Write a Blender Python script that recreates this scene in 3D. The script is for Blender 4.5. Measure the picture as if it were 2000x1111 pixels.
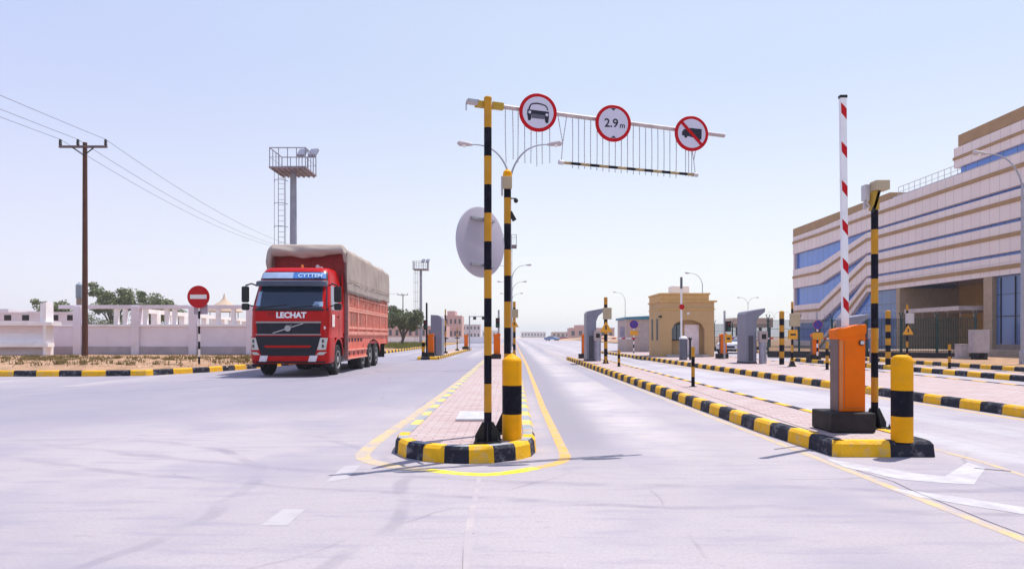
import bpy, bmesh, math, random
from mathutils import Vector, Matrix, noise
R = math.radians
PI = math.pi
random.seed(7)
S = bpy.context.scene
COL = S.collection
for o in list(bpy.data.objects):
    bpy.data.objects.remove(o)

# ------------------------------------------------------------ camera
F, H, HY = 1300.0, 1.3, 656.0          # focal length in photo pixels, eye height, horizon row
cam = bpy.data.cameras.new('camera')
cam.sensor_width = 36.0
cam.lens = 36.0 * F / 2000.0
cam.shift_y = (HY - 555.5) / 2000.0
cam.clip_start = 0.05
cam.clip_end = 8000
co = bpy.data.objects.new('camera', cam)
COL.objects.link(co)
co.location = (0, 0, H)
co.rotation_euler = (R(90), 0, 0)
S.camera = co
# ------------------------------------------------------------ light
SUN = Vector((0.32, 0.24, 1.0)).normalized()
elev = math.asin(SUN.z)
az = math.atan2(SUN.x, SUN.y)
W = bpy.data.worlds.new("World")
S.world = W
W.use_nodes = True
nt = W.node_tree
nt.nodes.clear()
sky = nt.nodes.new('ShaderNodeTexSky')
sky.sky_type = 'NISHITA'
sky.sun_disc = False
sky.sun_elevation = elev
sky.sun_rotation = az
sky.air_density = 1.0
sky.dust_density = 1.0
sky.ozone_density = 2.2
sky.altitude = 0
bg = nt.nodes.new('ShaderNodeBackground')
bg.inputs['Strength'].default_value = 0.15
wo = nt.nodes.new('ShaderNodeOutputWorld')
# thin desert dust whitens the whole sky, most of all towards the horizon
wtc = nt.nodes.new('ShaderNodeTexCoord'); wsep = nt.nodes.new('ShaderNodeSeparateXYZ')
nt.links.new(wtc.outputs['Generated'], wsep.inputs[0])
wr = nt.nodes.new('ShaderNodeValToRGB'); wr.color_ramp.interpolation = 'EASE'
e = wr.color_ramp.elements
e[0].position = 0.02; e[0].color = (1.05, 1.05, 1.04, 1)
e[1].position = 0.75; e[1].color = (0.40, 0.52, 0.92, 1)
k_ = e.new(0.40); k_.color = (0.72, 0.82, 1.03, 1)
wsc0 = nt.nodes.new('ShaderNodeMapRange')
wsc0.inputs[1].default_value = -0.75; wsc0.inputs[2].default_value = 0.0; wsc0.inputs[3].default_value = 0.6; wsc0.inputs[4].default_value = 0.0
nt.links.new(wsep.outputs[0], wsc0.inputs[0])
wlv = nt.nodes.new('ShaderNodeMixRGB'); wlv.blend_type = 'MULTIPLY'; wlv.inputs[2].default_value = (0.78, 0.74, 1.02, 1)
nt.links.new(wsc0.outputs[0], wlv.inputs[0])
nt.links.new(wsep.outputs[2], wr.inputs[0])
wsc = nt.nodes.new('ShaderNodeVectorMath'); wsc.operation = 'SCALE'; wsc.inputs['Scale'].default_value = 5.0
nt.links.new(wr.outputs[0], wlv.inputs[1]); nt.links.new(wlv.outputs[0], wsc.inputs[0])
wmx = nt.nodes.new('ShaderNodeMixRGB'); wmx.inputs[0].default_value = 0.86
nt.links.new(sky.outputs[0], wmx.inputs[1]); nt.links.new(wsc.outputs[0], wmx.inputs[2])
nt.links.new(wmx.outputs[0], bg.inputs[0])
nt.links.new(bg.outputs[0], wo.inputs[0])
sl = bpy.data.lights.new('sun', 'SUN')
sl.energy = 4.4
sl.angle = R(0.5)
sl.color = (1.0, 0.95, 0.88)
so = bpy.data.objects.new('sun', sl)
COL.objects.link(so)
so.rotation_euler = SUN.to_track_quat('Z', 'Y').to_euler()
S.view_settings.view_transform = 'Standard'
S.view_settings.look = 'None'
S.view_settings.exposure = 0.35
S.view_settings.gamma = 1.0

def X(px, d): return (px - 1000.0) / F * d
def Z(py, d): return H + (HY - py) / F * d
def G(px, py, z=0.0):
    d = F * (H - z) / (py - HY)
    return (X(px, d), d)

# ------------------------------------------------------------ materials
MATS = {}
def mat(name, col, rough=0.6, metal=0.0, var=0.12, scale=4.0, bump=0.0, bscale=40.0, wear=None, wamt=0.6, wscale=6.0, spec=0.28, stretch=(1, 1, 1), grime=None):
    if name in MATS: return MATS[name]
    m = bpy.data.materials.new(name)
    m.use_nodes = True
    t = m.node_tree; N = t.nodes; L = t.links
    b = N['Principled BSDF']
    b.inputs['Roughness'].default_value = rough
    b.inputs['Metallic'].default_value = metal
    b.inputs['Specular IOR Level'].default_value = spec
    tc = N.new('ShaderNodeTexCoord'); mp = N.new('ShaderNodeMapping')
    mp.inputs['Scale'].default_value = stretch
    L.new(tc.outputs['Object'], mp.inputs[0])
    n = N.new('ShaderNodeTexNoise'); n.inputs['Scale'].default_value = scale; n.inputs['Detail'].default_value = 6
    L.new(mp.outputs[0], n.inputs['Vector'])
    rp = N.new('ShaderNodeValToRGB')
    rp.color_ramp.elements[0].position = 0.3; rp.color_ramp.elements[1].position = 0.7
    a = 1 - var; c = 1 + var
    rp.color_ramp.elements[0].color = (col[0]*a, col[1]*a, col[2]*a, 1)
    rp.color_ramp.elements[1].color = (min(1, col[0]*c), min(1, col[1]*c), min(1, col[2]*c), 1)
    L.new(n.outputs['Fac'], rp.inputs[0])
    out = rp.outputs[0]
    if wear:
        n2 = N.new('ShaderNodeTexNoise'); n2.inputs['Scale'].default_value = wscale; n2.inputs['Detail'].default_value = 10
        n2.inputs['Roughness'].default_value = 0.7
        L.new(mp.outputs[0], n2.inputs['Vector'])
        r2 = N.new('ShaderNodeMapRange')
        r2.inputs[1].default_value = 0.52; r2.inputs[2].default_value = 0.68
        r2.inputs[3].default_value = 0.0; r2.inputs[4].default_value = wamt
        L.new(n2.outputs['Fac'], r2.inputs[0])
        mx = N.new('ShaderNodeMixRGB')
        L.new(r2.outputs[0], mx.inputs[0]); L.new(out, mx.inputs[1])
        mx.inputs[2].default_value = (*wear, 1)
        out = mx.outputs[0]
    L.new(out, b.inputs['Base Color'])
    if bump:
        n3 = N.new('ShaderNodeTexNoise'); n3.inputs['Scale'].default_value = bscale; n3.inputs['Detail'].default_value = 5
        L.new(mp.outputs[0], n3.inputs['Vector'])
        bp = N.new('ShaderNodeBump'); bp.inputs['Strength'].default_value = bump; bp.inputs['Distance'].default_value = 0.02
        L.new(n3.outputs['Fac'], bp.inputs['Height']); L.new(bp.outputs[0], b.inputs['Normal'])
    MATS[name] = m
    return m

def glassy(name, col, rough=0.08, metal=0.0):
    m = mat(name, col, rough, metal, var=0.08, scale=0.6, spec=0.8)
    return m

def road_material():
    m = bpy.data.materials.new('road_concrete'); m.use_nodes = True
    t = m.node_tree; N = t.nodes; L = t.links; b = N['Principled BSDF']
    b.inputs['Roughness'].default_value = 0.75
    b.inputs['Specular IOR Level'].default_value = 0.35
    tc = N.new('ShaderNodeTexCoord'); O = tc.outputs['Object']
    def noise_(scale, detail=6, st=(1, 1, 1), rot=0, loc=(0, 0, 0), rough=0.55):
        mp = N.new('ShaderNodeMapping'); mp.inputs['Scale'].default_value = st; mp.inputs['Rotation'].default_value = (0, 0, rot)
        mp.inputs['Location'].default_value = loc
        L.new(O, mp.inputs[0]); n = N.new('ShaderNodeTexNoise'); n.inputs['Scale'].default_value = scale
        n.inputs['Detail'].default_value = detail; n.inputs['Roughness'].default_value = rough
        L.new(mp.outputs[0], n.inputs['Vector']); return n.outputs['Fac']
    def rng(s, a, c, lo=0.0, hi=1.0):
        r = N.new('ShaderNodeMapRange'); r.interpolation_type = 'SMOOTHSTEP'
        for i, v in enumerate((a, c, lo, hi)): r.inputs[i+1].default_value = v
        L.new(s, r.inputs[0]); return r.outputs[0]
    def math_(op, a, c):
        k = N.new('ShaderNodeMath'); k.operation = op
        for i, v in enumerate((a, c)):
            if isinstance(v, (int, float)): k.inputs[i].default_value = v
            else: L.new(v, k.inputs[i])
        return k.outputs[0]
    def mix(f, a, c, mode='MIX'):
        k = N.new('ShaderNodeMixRGB'); k.blend_type = mode
        for i, v in enumerate((f, a, c)):
            if isinstance(v, (int, float)): k.inputs[i].default_value = v
            elif isinstance(v, tuple): k.inputs[i].default_value = (*v, 1)
            else: L.new(v, k.inputs[i])
        return k.outputs[0]
    sep = N.new('ShaderNodeSeparateXYZ'); L.new(O, sep.inputs[0])
    sx, sy = sep.outputs[0], sep.outputs[1]
    base = mix(rng(noise_(0.35, 5), 0.35, 0.65), (0.388, 0.346, 0.362), (0.429, 0.384, 0.398))
    # long streaks of traffic along the lanes
    streak = rng(noise_(1.1, 5, (1.6, 0.035, 1)), 0.48, 0.66)
    farl = rng(sy, 8.0, 18.0)
    pol = math_('MULTIPLY', math_('MULTIPLY', rng(sy, 9.0, 22.0), rng(sx, 3.4, 3.0)), rng(noise_(0.9, 4, (0.9, 0.05, 1), loc=(8, 1, 0)), 0.30, 0.62, 0.25, 0.75))
    base = mix(pol, base, (0.255, 0.248, 0.30))
    base = mix(math_('MULTIPLY', math_('MULTIPLY', streak, farl), 0.7), base, (0.292, 0.272, 0.315))
    pale_streak = rng(noise_(0.9, 3, (1.3, 0.03, 1), loc=(5, 2, 0)), 0.50, 0.64)  # random paler streaks in the concrete along the lanes
    base = mix(math_('MULTIPLY', math_('MULTIPLY', pale_streak, farl), 0.7), base, (0.495, 0.441, 0.420))
    # dark bluish sweep curving across the left lanes
    dx = math_('SUBTRACT', sx, -19.0); dy = math_('SUBTRACT', sy, 26.0)
    dist = math_('SQRT', math_('ADD', math_('MULTIPLY', dx, dx), math_('MULTIPLY', dy, dy)), 0)
    wob = math_('ADD', dist, math_('MULTIPLY', noise_(0.25, 3), 2.0))
    sweep = math_('MULTIPLY', rng(wob, 11.0, 14.5), rng(wob, 24.0, 20.0))
    sweep = math_('MULTIPLY', sweep, rng(noise_(0.6, 4, rot=0.4), 0.2, 0.65, 0.6, 1.0))
    base = mix(math_('MULTIPLY', sweep, 0.9), base, (0.252, 0.242, 0.301))
    # tyre arcs
    def arc(cx, cy, r, w, amt, src, ylo, yhi):
        ax = math_('SUBTRACT', sx, cx); ay = math_('SUBTRACT', sy, cy)
        d = math_('SQRT', math_('ADD', math_('MULTIPLY', ax, ax), math_('MULTIPLY', ay, ay)), 0)
        d = math_('ABSOLUTE', math_('SUBTRACT', math_('ADD', d, math_('MULTIPLY', noise_(0.7, 2), 0.5)), r), 0)
        k = math_('MULTIPLY', rng(d, w, w*0.3), amt)
        k = math_('MULTIPLY', k, rng(noise_(1.7, 5), 0.3, 0.7))
        k = math_('MULTIPLY', k, math_('MULTIPLY', rng(sy, ylo, ylo+1.5), rng(sy, yhi, yhi-2.5)))
        return mix(k, src, (0.194, 0.173, 0.218))
    base = arc(-5.5, 5.0, 3.6, 0.09, 0.6, base, 2.5, 10)
    base = arc(-5.5, 5.0, 4.9, 0.09, 0.5, base, 2.5, 10)
    base = arc(-19, 26, 12.2, 0.16, 0.9, base, 8, 25)
    base = arc(-19, 26, 14.6, 0.2, 0.7, base, 8, 25)
    base = arc(3.5, 24.0, 18.6, 0.10, 0.65, base, 1, 9)
    base = arc(3.5, 24.0, 19.3, 0.08, 0.6, base, 1, 9)
    base = arc(14.0, 26.0, 14.3, 0.09, 0.35, base, 3, 24)
    # rubber worn darker just right of the island (the single lane)
    lane = math_('MULTIPLY', rng(sx, 0.35, 0.7), rng(sx, 1.5, 0.9))
    lane = math_('MULTIPLY', lane, rng(sy, 6.0, 8.5))
    base = mix(math_('MULTIPLY', lane, 0.95), base, (0.245, 0.229, 0.262))
    wh = math_('MULTIPLY', rng(sx, 1.1, 1.6), rng(sx, 2.5, 1.8))
    wh = math_('MULTIPLY', wh, rng(noise_(1.0, 4, (1, 0.1, 1)), 0.22, 0.5))
    wh = math_('MULTIPLY', wh, rng(sy, 6.0, 9.5))
    base = mix(math_('MULTIPLY', wh, 0.9), base, (0.530, 0.480, 0.468))
    wh2 = math_('MULTIPLY', rng(sx, 4.8, 5.3), rng(sx, 7.6, 6.6))
    wh2 = math_('MULTIPLY', wh2, rng(noise_(1.2, 4, (1.3, 0.06, 1)), 0.35, 0.6))
    base = mix(math_('MULTIPLY', wh2, 0.6), base, (0.530, 0.518, 0.533))
    # fine grain, speckle, stains
    base = mix(math_('MULTIPLY', rng(noise_(110, 4, rough=0.8), 0.45, 0.62), 0.32), base, (0.23, 0.21, 0.24))
    base = mix(math_('MULTIPLY', rng(noise_(38, 8, rough=0.8), 0.42, 0.62), 0.38), base, (0.265, 0.225, 0.253))
    base = mix(math_('MULTIPLY', rng(noise_(3.0, 10, (1, 3.2, 1), rough=0.72), 0.57, 0.70), 0.42), base, (0.221, 0.190, 0.228))
    base = mix(math_('MULTIPLY', rng(noise_(14, 6, (1, 2.5, 1), rough=0.7), 0.66, 0.74), 0.55), base, (0.150, 0.130, 0.157))
    # hairline cracks
    def crack(scale, amt, src, st, w=0.012):
        nz = N.new('ShaderNodeTexNoise'); nz.inputs['Scale'].default_value = 2.0; L.new(O, nz.inputs['Vector'])
        ad = N.new('ShaderNodeMixRGB'); ad.inputs[0].default_value = 0.12
        L.new(O, ad.inputs[1]); L.new(nz.outputs['Color'], ad.inputs[2])
        mp = N.new('ShaderNodeMapping'); mp.inputs['Scale'].default_value = st; L.new(ad.outputs[0], mp.inputs[0])
        v = N.new('ShaderNodeTexVoronoi'); v.feature = 'DISTANCE_TO_EDGE'; v.inputs['Scale'].default_value = scale
        L.new(mp.outputs[0], v.inputs['Vector'])
        k = math_('MULTIPLY', rng(v.outputs['Distance'], w, 0.0), amt)
        k = math_('MULTIPLY', k, rng(noise_(0.8, 4), 0.42, 0.62))
        return mix(k, src, (0.132, 0.113, 0.131))
    base = mix(math_('MULTIPLY', rng(noise_(2.2, 8, (0.5, 3.0, 1), rough=0.6), 0.48, 0.70), 0.42), base, (0.24, 0.22, 0.285))
    base = mix(math_('MULTIPLY', rng(noise_(0.5, 4, (1, 1, 1), loc=(3, 9, 0)), 0.46, 0.68), 0.6), base, (0.27, 0.245, 0.30))
    base = mix(math_('MULTIPLY', rng(noise_(9, 3, loc=(1, 1, 0)), 0.735, 0.76), 0.8), base, (0.10, 0.09, 0.11))
    base = crack(0.22, 0.35, base, (1, 0.6, 1), 0.004)
    L.new(base, b.inputs['Base Color'])
    bp = N.new('ShaderNodeBump'); bp.inputs['Strength'].default_value = 0.25; bp.inputs['Distance'].default_value = 0.01
    L.new(noise_(60, 6), bp.inputs['Height']); L.new(bp.outputs[0], b.inputs['Normal'])
    return m

def brick_material(name, c1, c2, mortar, bw, bh, scale=1.0, rot=(0, 0, 0), msize=0.06, bump=0.2, dirt=(0.3, 0.25, 0.24)):
    m = bpy.data.materials.new(name); m.use_nodes = True
    t = m.node_tree; N = t.nodes; L = t.links; b = N['Principled BSDF']
    b.inputs['Roughness'].default_value = 0.85
    tc = N.new('ShaderNodeTexCoord'); mp = N.new('ShaderNodeMapping'); mp.inputs['Rotation'].default_value = rot
    L.new(tc.outputs['Object'], mp.inputs[0])
    br = N.new('ShaderNodeTexBrick'); L.new(mp.outputs[0], br.inputs['Vector'])
    br.inputs['Color1'].default_value = (*c1, 1); br.inputs['Color2'].default_value = (*c2, 1); br.inputs['Mortar'].default_value = (*mortar, 1)
    br.inputs['Scale'].default_value = scale; br.inputs['Brick Width'].default_value = bw; br.inputs['Row Height'].default_value = bh
    br.inputs['Mortar Size'].default_value = msize * min(bw, bh); br.inputs['Mortar Smooth'].default_value = 0.3
    n = N.new('ShaderNodeTexNoise'); n.inputs['Scale'].default_value = 1.6; n.inputs['Detail'].default_value = 8; L.new(tc.outputs['Object'], n.inputs['Vector'])
    r = N.new('ShaderNodeMapRange'); r.inputs[1].default_value = 0.45; r.inputs[2].default_value = 0.75; r.inputs[4].default_value = 0.4
    L.new(n.outputs['Fac'], r.inputs[0])
    mx = N.new('ShaderNodeMixRGB'); L.new(r.outputs[0], mx.inputs[0]); L.new(br.outputs[0], mx.inputs[1]); mx.inputs[2].default_value = (*dirt, 1)
    L.new(mx.outputs[0], b.inputs['Base Color'])
    bp = N.new('ShaderNodeBump'); bp.inputs['Strength'].default_value = bump; bp.inputs['Distance'].default_value = 0.01; bp.invert = True
    L.new(br.outputs['Fac'], bp.inputs['Height']); L.new(bp.outputs[0], b.inputs['Normal'])
    return m

YEL = mat('yellow_paint', (0.76, 0.34, 0.001), 0.55, spec=0.12, var=0.08, scale=6, wear=(0.45, 0.27, 0.05), wamt=0.35, wscale=14, bump=0.05)
BLK = mat('black_paint', (0.006, 0.006, 0.014), 0.6, var=0.2, scale=8, wear=(0.035, 0.03, 0.04), wamt=0.5, wscale=12, spec=0.1)
YTAN = mat('weathered_yellow_paint', (0.50, 0.24, 0.022), 0.55, spec=0.12, var=0.12, scale=5, wear=(0.35, 0.22, 0.09), wamt=0.4, wscale=9)
KYEL = mat('kerb_yellow_paint', (0.78, 0.42, 0.008), 0.7, var=0.1, scale=9, wear=(0.45, 0.38, 0.26), wamt=0.75, wscale=7, bump=0.3)
KBLK = mat('kerb_black_paint', (0.014, 0.015, 0.028), 0.75, var=0.3, scale=9, wear=(0.24, 0.23, 0.25), wamt=0.7, wscale=7, bump=0.3)
LINEY = mat('road_line_yellow', (0.66, 0.40, 0.10), 0.7, var=0.12, scale=6, wear=(0.44, 0.37, 0.33), wamt=0.95, wscale=5)
LINEP = mat('road_line_pale_yellow', (0.60, 0.43, 0.17), 0.7, var=0.08, scale=6, wear=(0.44, 0.38, 0.34), wamt=0.9, wscale=4)
LINEO = mat('road_line_amber', (0.66, 0.36, 0.07), 0.7, var=0.1, scale=6, wear=(0.46, 0.36, 0.28), wamt=0.8, wscale=6)
LINEB = mat('road_line_fresh_yellow', (0.78, 0.62, 0.02), 0.7, var=0.1, scale=6, wear=(0.56, 0.49, 0.25), wamt=0.6, wscale=8)
LINEW = mat('road_line_white', (0.50, 0.49, 0.51), 0.7, var=0.05, scale=6, wear=(0.42, 0.39, 0.40), wamt=0.9, wscale=6)
LINEF = mat('road_line_faded_white', (0.43, 0.405, 0.42), 0.7, var=0.05, scale=6, wear=(0.40, 0.37, 0.38), wamt=1.0, wscale=5)
ORG = mat('orange_paint', (0.78, 0.15, 0.001), 0.5, spec=0.12, var=0.06, scale=3, wear=(0.42, 0.11, 0.02), wamt=0.25, wscale=5)
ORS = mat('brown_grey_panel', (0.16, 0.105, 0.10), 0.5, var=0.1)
WHT = mat('white_paint', (0.78, 0.77, 0.78), 0.5, var=0.04, wear=(0.6, 0.58, 0.58), wamt=0.3)
GALV = mat('galvanised_steel', (0.36, 0.36, 0.40), 0.45, 0.4, var=0.15, scale=7)
GALVL = mat('pale_steel', (0.52, 0.50, 0.52), 0.45, 0.2, var=0.1, scale=7)
BLKM = mat('black_metal', (0.012, 0.012, 0.015), 0.4, var=0.2)
RUB = mat('rubber', (0.018, 0.018, 0.02), 0.8, var=0.25, scale=12)
CREAM = mat('cream_box_paint', (0.42, 0.34, 0.22), 0.5, var=0.08)
REDP = mat('sign_red', (0.48, 0.006, 0.012), 0.4, spec=0.12, var=0.05)
WSIGN = mat('sign_white', (0.58, 0.56, 0.66), 0.35, var=0.04)
CONC = mat('concrete', (0.40, 0.37, 0.36), 0.85, var=0.15, scale=3, bump=0.2)
ROAD = road_material()
def wear_through(m, lo, hi, sc=9.0, amin=0.0, st=(1, 1, 1)):
    """paint flaked off down to the concrete where a noise falls below a threshold"""
    t = m.node_tree; N = t.nodes; L = t.links; b = N['Principled BSDF']
    tc = N.new('ShaderNodeTexCoord'); mp = N.new('ShaderNodeMapping'); mp.inputs['Scale'].default_value = st; L.new(tc.outputs['Object'], mp.inputs[0])
    n = N.new('ShaderNodeTexNoise'); n.inputs['Scale'].default_value = sc; n.inputs['Detail'].default_value = 9; n.inputs['Roughness'].default_value = 0.72
    L.new(mp.outputs[0], n.inputs['Vector'])
    r = N.new('ShaderNodeMapRange'); r.inputs[1].default_value = lo; r.inputs[2].default_value = hi; r.inputs[3].default_value = amin; r.inputs[4].default_value = 0.96
    L.new(n.outputs['Fac'], r.inputs[0]); mx = N.new('ShaderNodeMixRGB'); src = b.inputs['Base Color'].links[0].from_socket
    mx.inputs[1].default_value = (0.365, 0.325, 0.348, 1); L.new(r.outputs[0], mx.inputs[0]); L.new(src, mx.inputs[2]); L.new(mx.outputs[0], b.inputs['Base Color'])
wear_through(LINEP, 0.40, 0.62, 5, 0.1); wear_through(LINEO, 0.34, 0.52, 7, 0.15); wear_through(LINEB, 0.30, 0.50, 7, 0.25)
wear_through(LINEW, 0.36, 0.60, 3.5, 0.15); wear_through(LINEF, 0.36, 0.62, 5, 0.1)
PAVE = brick_material('pink_pavers', (0.40, 0.29, 0.28), (0.46, 0.37, 0.355), (0.30, 0.20, 0.19), 0.22, 0.11, 1.0, msize=0.10, dirt=(0.45, 0.41, 0.40))

# ------------------------------------------------------------ mesh builder
class MB:
    def __init__(s): s.v = []; s.f = []; s.m = []
    def add(s, verts, faces, m=0):
        k = len(s.v); s.v += [tuple(v) for v in verts]
        for f in faces: s.f.append(tuple(k+i for i in f)); s.m.append(m)
        return s
    def box(s, x0, x1, y0, y1, z0, z1, m=0):
        v = [(x0,y0,z0),(x1,y0,z0),(x1,y1,z0),(x0,y1,z0),(x0,y0,z1),(x1,y0,z1),(x1,y1,z1),(x0,y1,z1)]
        return s.add(v, [(0,3,2,1),(4,5,6,7),(0,1,5,4),(1,2,6,5),(2,3,7,6),(3,0,4,7)], m)
    def cb(s, c, d, m=0):
        return s.box(c[0]-d[0]/2, c[0]+d[0]/2, c[1]-d[1]/2, c[1]+d[1]/2, c[2]-d[2]/2, c[2]+d[2]/2, m)
    def bar(s, a, b, w, h, m=0):
        a = Vector(a); b = Vector(b); d = (b-a).normalized()
        up = Vector((0,0,1)) if abs(d.z) < 0.95 else Vector((0,1,0))
        u = d.cross(up).normalized() * w/2; n = u.cross(d).normalized() * h/2
        v = [a-u-n, a+u-n, a+u+n, a-u+n, b-u-n, b+u-n, b+u+n, b-u+n]
        return s.add(v, [(0,1,2,3),(7,6,5,4),(0,4,5,1),(1,5,6,2),(2,6,7,3),(3,7,4,0)], m)
    def tube(s, pts, r, n=8, m=0, caps=True):
        pts = [Vector(p) for p in pts]
        rs = r if isinstance(r, (list, tuple)) else [r]*len(pts)
        k = len(s.v); d0 = (pts[1]-pts[0]).normalized()
        up = Vector((0,0,1)) if abs(d0.z) < 0.9 else Vector((0,1,0))
        for i, p in enumerate(pts):
            d = (pts[min(i+1, len(pts)-1)] - pts[max(i-1, 0)]).normalized()
            u = d.cross(up)
            if u.length < 1e-4: u = d.cross(Vector((1,0,0)))
            u.normalize(); w = u.cross(d)
            for j in range(n):
                a = 2*PI*j/n
                q = p + (u*math.cos(a) + w*math.sin(a))*rs[i]
                s.v.append(tuple(q))
        for i in range(len(pts)-1):
            for j in range(n):
                j2 = (j+1) % n
                s.f.append((k+i*n+j, k+i*n+j2, k+(i+1)*n+j2, k+(i+1)*n+j)); s.m.append(m)
        if caps:
            s.f.append(tuple(k+j for j in reversed(range(n)))); s.m.append(m)
            s.f.append(tuple(k+(len(pts)-1)*n+j for j in range(n))); s.m.append(m)
        return s
    def lathe(s, prof, n=24, m=0, c=(0,0,0), axis='z', mats=None):
        k = len(s.v)
        for (r, h) in prof:
            for j in range(n):
                a = 2*PI*j/n; x = r*math.cos(a); y = r*math.sin(a)
                if axis == 'z': p = (c[0]+x, c[1]+y, c[2]+h)
                elif axis == 'x': p = (c[0]+h, c[1]+x, c[2]+y)
                else: p = (c[0]+x, c[1]+h, c[2]-y)
                s.v.append(p)
        for i in range(len(prof)-1):
            for j in range(n):
                j2 = (j+1) % n
                s.f.append((k+i*n+j, k+i*n+j2, k+(i+1)*n+j2, k+(i+1)*n+j)); s.m.append(mats[i] if mats else m)
        s.f.append(tuple(k+j for j in reversed(range(n)))); s.m.append(mats[0] if mats else m)
        s.f.append(tuple(k+(len(prof)-1)*n+j for j in range(n))); s.m.append(mats[-1] if mats else m)
        return s
    def prism(s, poly, axis, a, b, m=0):
        n = len(poly)
        def P(p, t):
            if axis == 'y': return (p[0], t, p[1])
            if axis == 'x': return (t, p[0], p[1])
            return (p[0], p[1], t)
        v = [P(p, a) for p in poly] + [P(p, b) for p in poly]
        f = [tuple(range(n)), tuple(reversed(range(n, 2*n)))]
        for i in range(n):
            j = (i+1) % n; f.append((i, i+n, j+n, j))
        return s.add(v, f, m)
    def quad(s, a, b, c, d, m=0): return s.add([a, b, c, d], [(0,1,2,3)], m)
    def build(s, name, mats, parent=None, smooth=True, bevel=0, angle=35, loc=None):
        if not isinstance(mats, (list, tuple)): mats = [mats]
        me = bpy.data.meshes.new(name); me.from_pydata(s.v, [], s.f)
        for m in mats: me.materials.append(m)
        me.polygons.foreach_set('material_index', s.m)
        bm = bmesh.new(); bm.from_mesh(me); bmesh.ops.recalc_face_normals(bm, faces=bm.faces); bm.to_mesh(me); bm.free()
        if smooth:
            me.polygons.foreach_set('use_smooth', [True]*len(me.polygons))
            me.set_sharp_from_angle(angle=R(angle))
        me.update()
        o = bpy.data.objects.new(name, me); COL.objects.link(o)
        if parent: o.parent = parent
        if loc: o.location = loc
        if bevel:
            bv = o.modifiers.new('bevel', 'BEVEL'); bv.width = bevel; bv.segments = 2; bv.limit_method = 'ANGLE'; bv.angle_limit = R(40)
        return o

def tag(o, label=None, cat=None, group=None, kind=None):
    if label: o['label'] = label
    if cat: o['category'] = cat
    if group: o['group'] = group
    if kind: o['kind'] = kind
    return o
def thing(name, label, cat, loc=(0,0,0), rz=0, group=None):
    o = bpy.data.objects.new(name, None); COL.objects.link(o)
    o.location = loc; o.rotation_euler = (0,0,rz); o.empty_display_size = 0.2
    return tag(o, label, cat, group)
def struct(o): o['kind'] = 'structure'; return o
def kids(o): return [c for c in bpy.data.objects if c.parent == o]
def copy_tree(o, loc=None, rz=None, label=None, scale=None, parent=None):
    c = o.copy(); COL.objects.link(c)
    if parent: c.parent = parent
    if loc is not None: c.location = loc
    if rz is not None: c.rotation_euler = (0,0,rz)
    if scale is not None: c.scale = (scale,)*3 if isinstance(scale, (int, float)) else scale
    if label: c['label'] = label
    for k in kids(o): copy_tree(k, parent=c)
    return c
def text(name, body, size, m, parent, loc, rot=(R(90),0,0), bold=0.0, ext=0.002, align='CENTER', sx=1.0):
    cu = bpy.data.curves.new('t', 'FONT'); cu.body = body; cu.size = size; cu.extrude = ext; cu.offset = bold
    cu.align_x = align; cu.align_y = 'CENTER'
    ob = bpy.data.objects.new('t', cu); COL.objects.link(ob)
    me = bpy.data.meshes.new_from_object(ob); bpy.data.objects.remove(ob)
    me.name = name; me.materials.clear(); me.materials.append(m)
    o = bpy.data.objects.new(name, me); COL.objects.link(o); o.parent = parent; o.location = loc; o.rotation_euler = rot
    o.scale = (sx, 1, 1)
    return o

# ------------------------------------------------------------ ground, road, verges
sand = mat('sand_ground', (0.50, 0.40, 0.32), 0.9, var=0.15, scale=0.3, wear=(0.38, 0.27, 0.19), wamt=0.6, wscale=0.15)
mb = MB(); mb.quad((-4000,-60,-0.03),(4000,-60,-0.03),(4000,5000,-0.03),(-4000,5000,-0.03)); struct(mb.build('ground', sand, smooth=False))
mb = MB(); mb.quad((-70,-20,0),(18.6,-20,0),(18.6,330,0),(-70,330,0)); struct(mb.build('road', ROAD, smooth=False))

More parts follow.
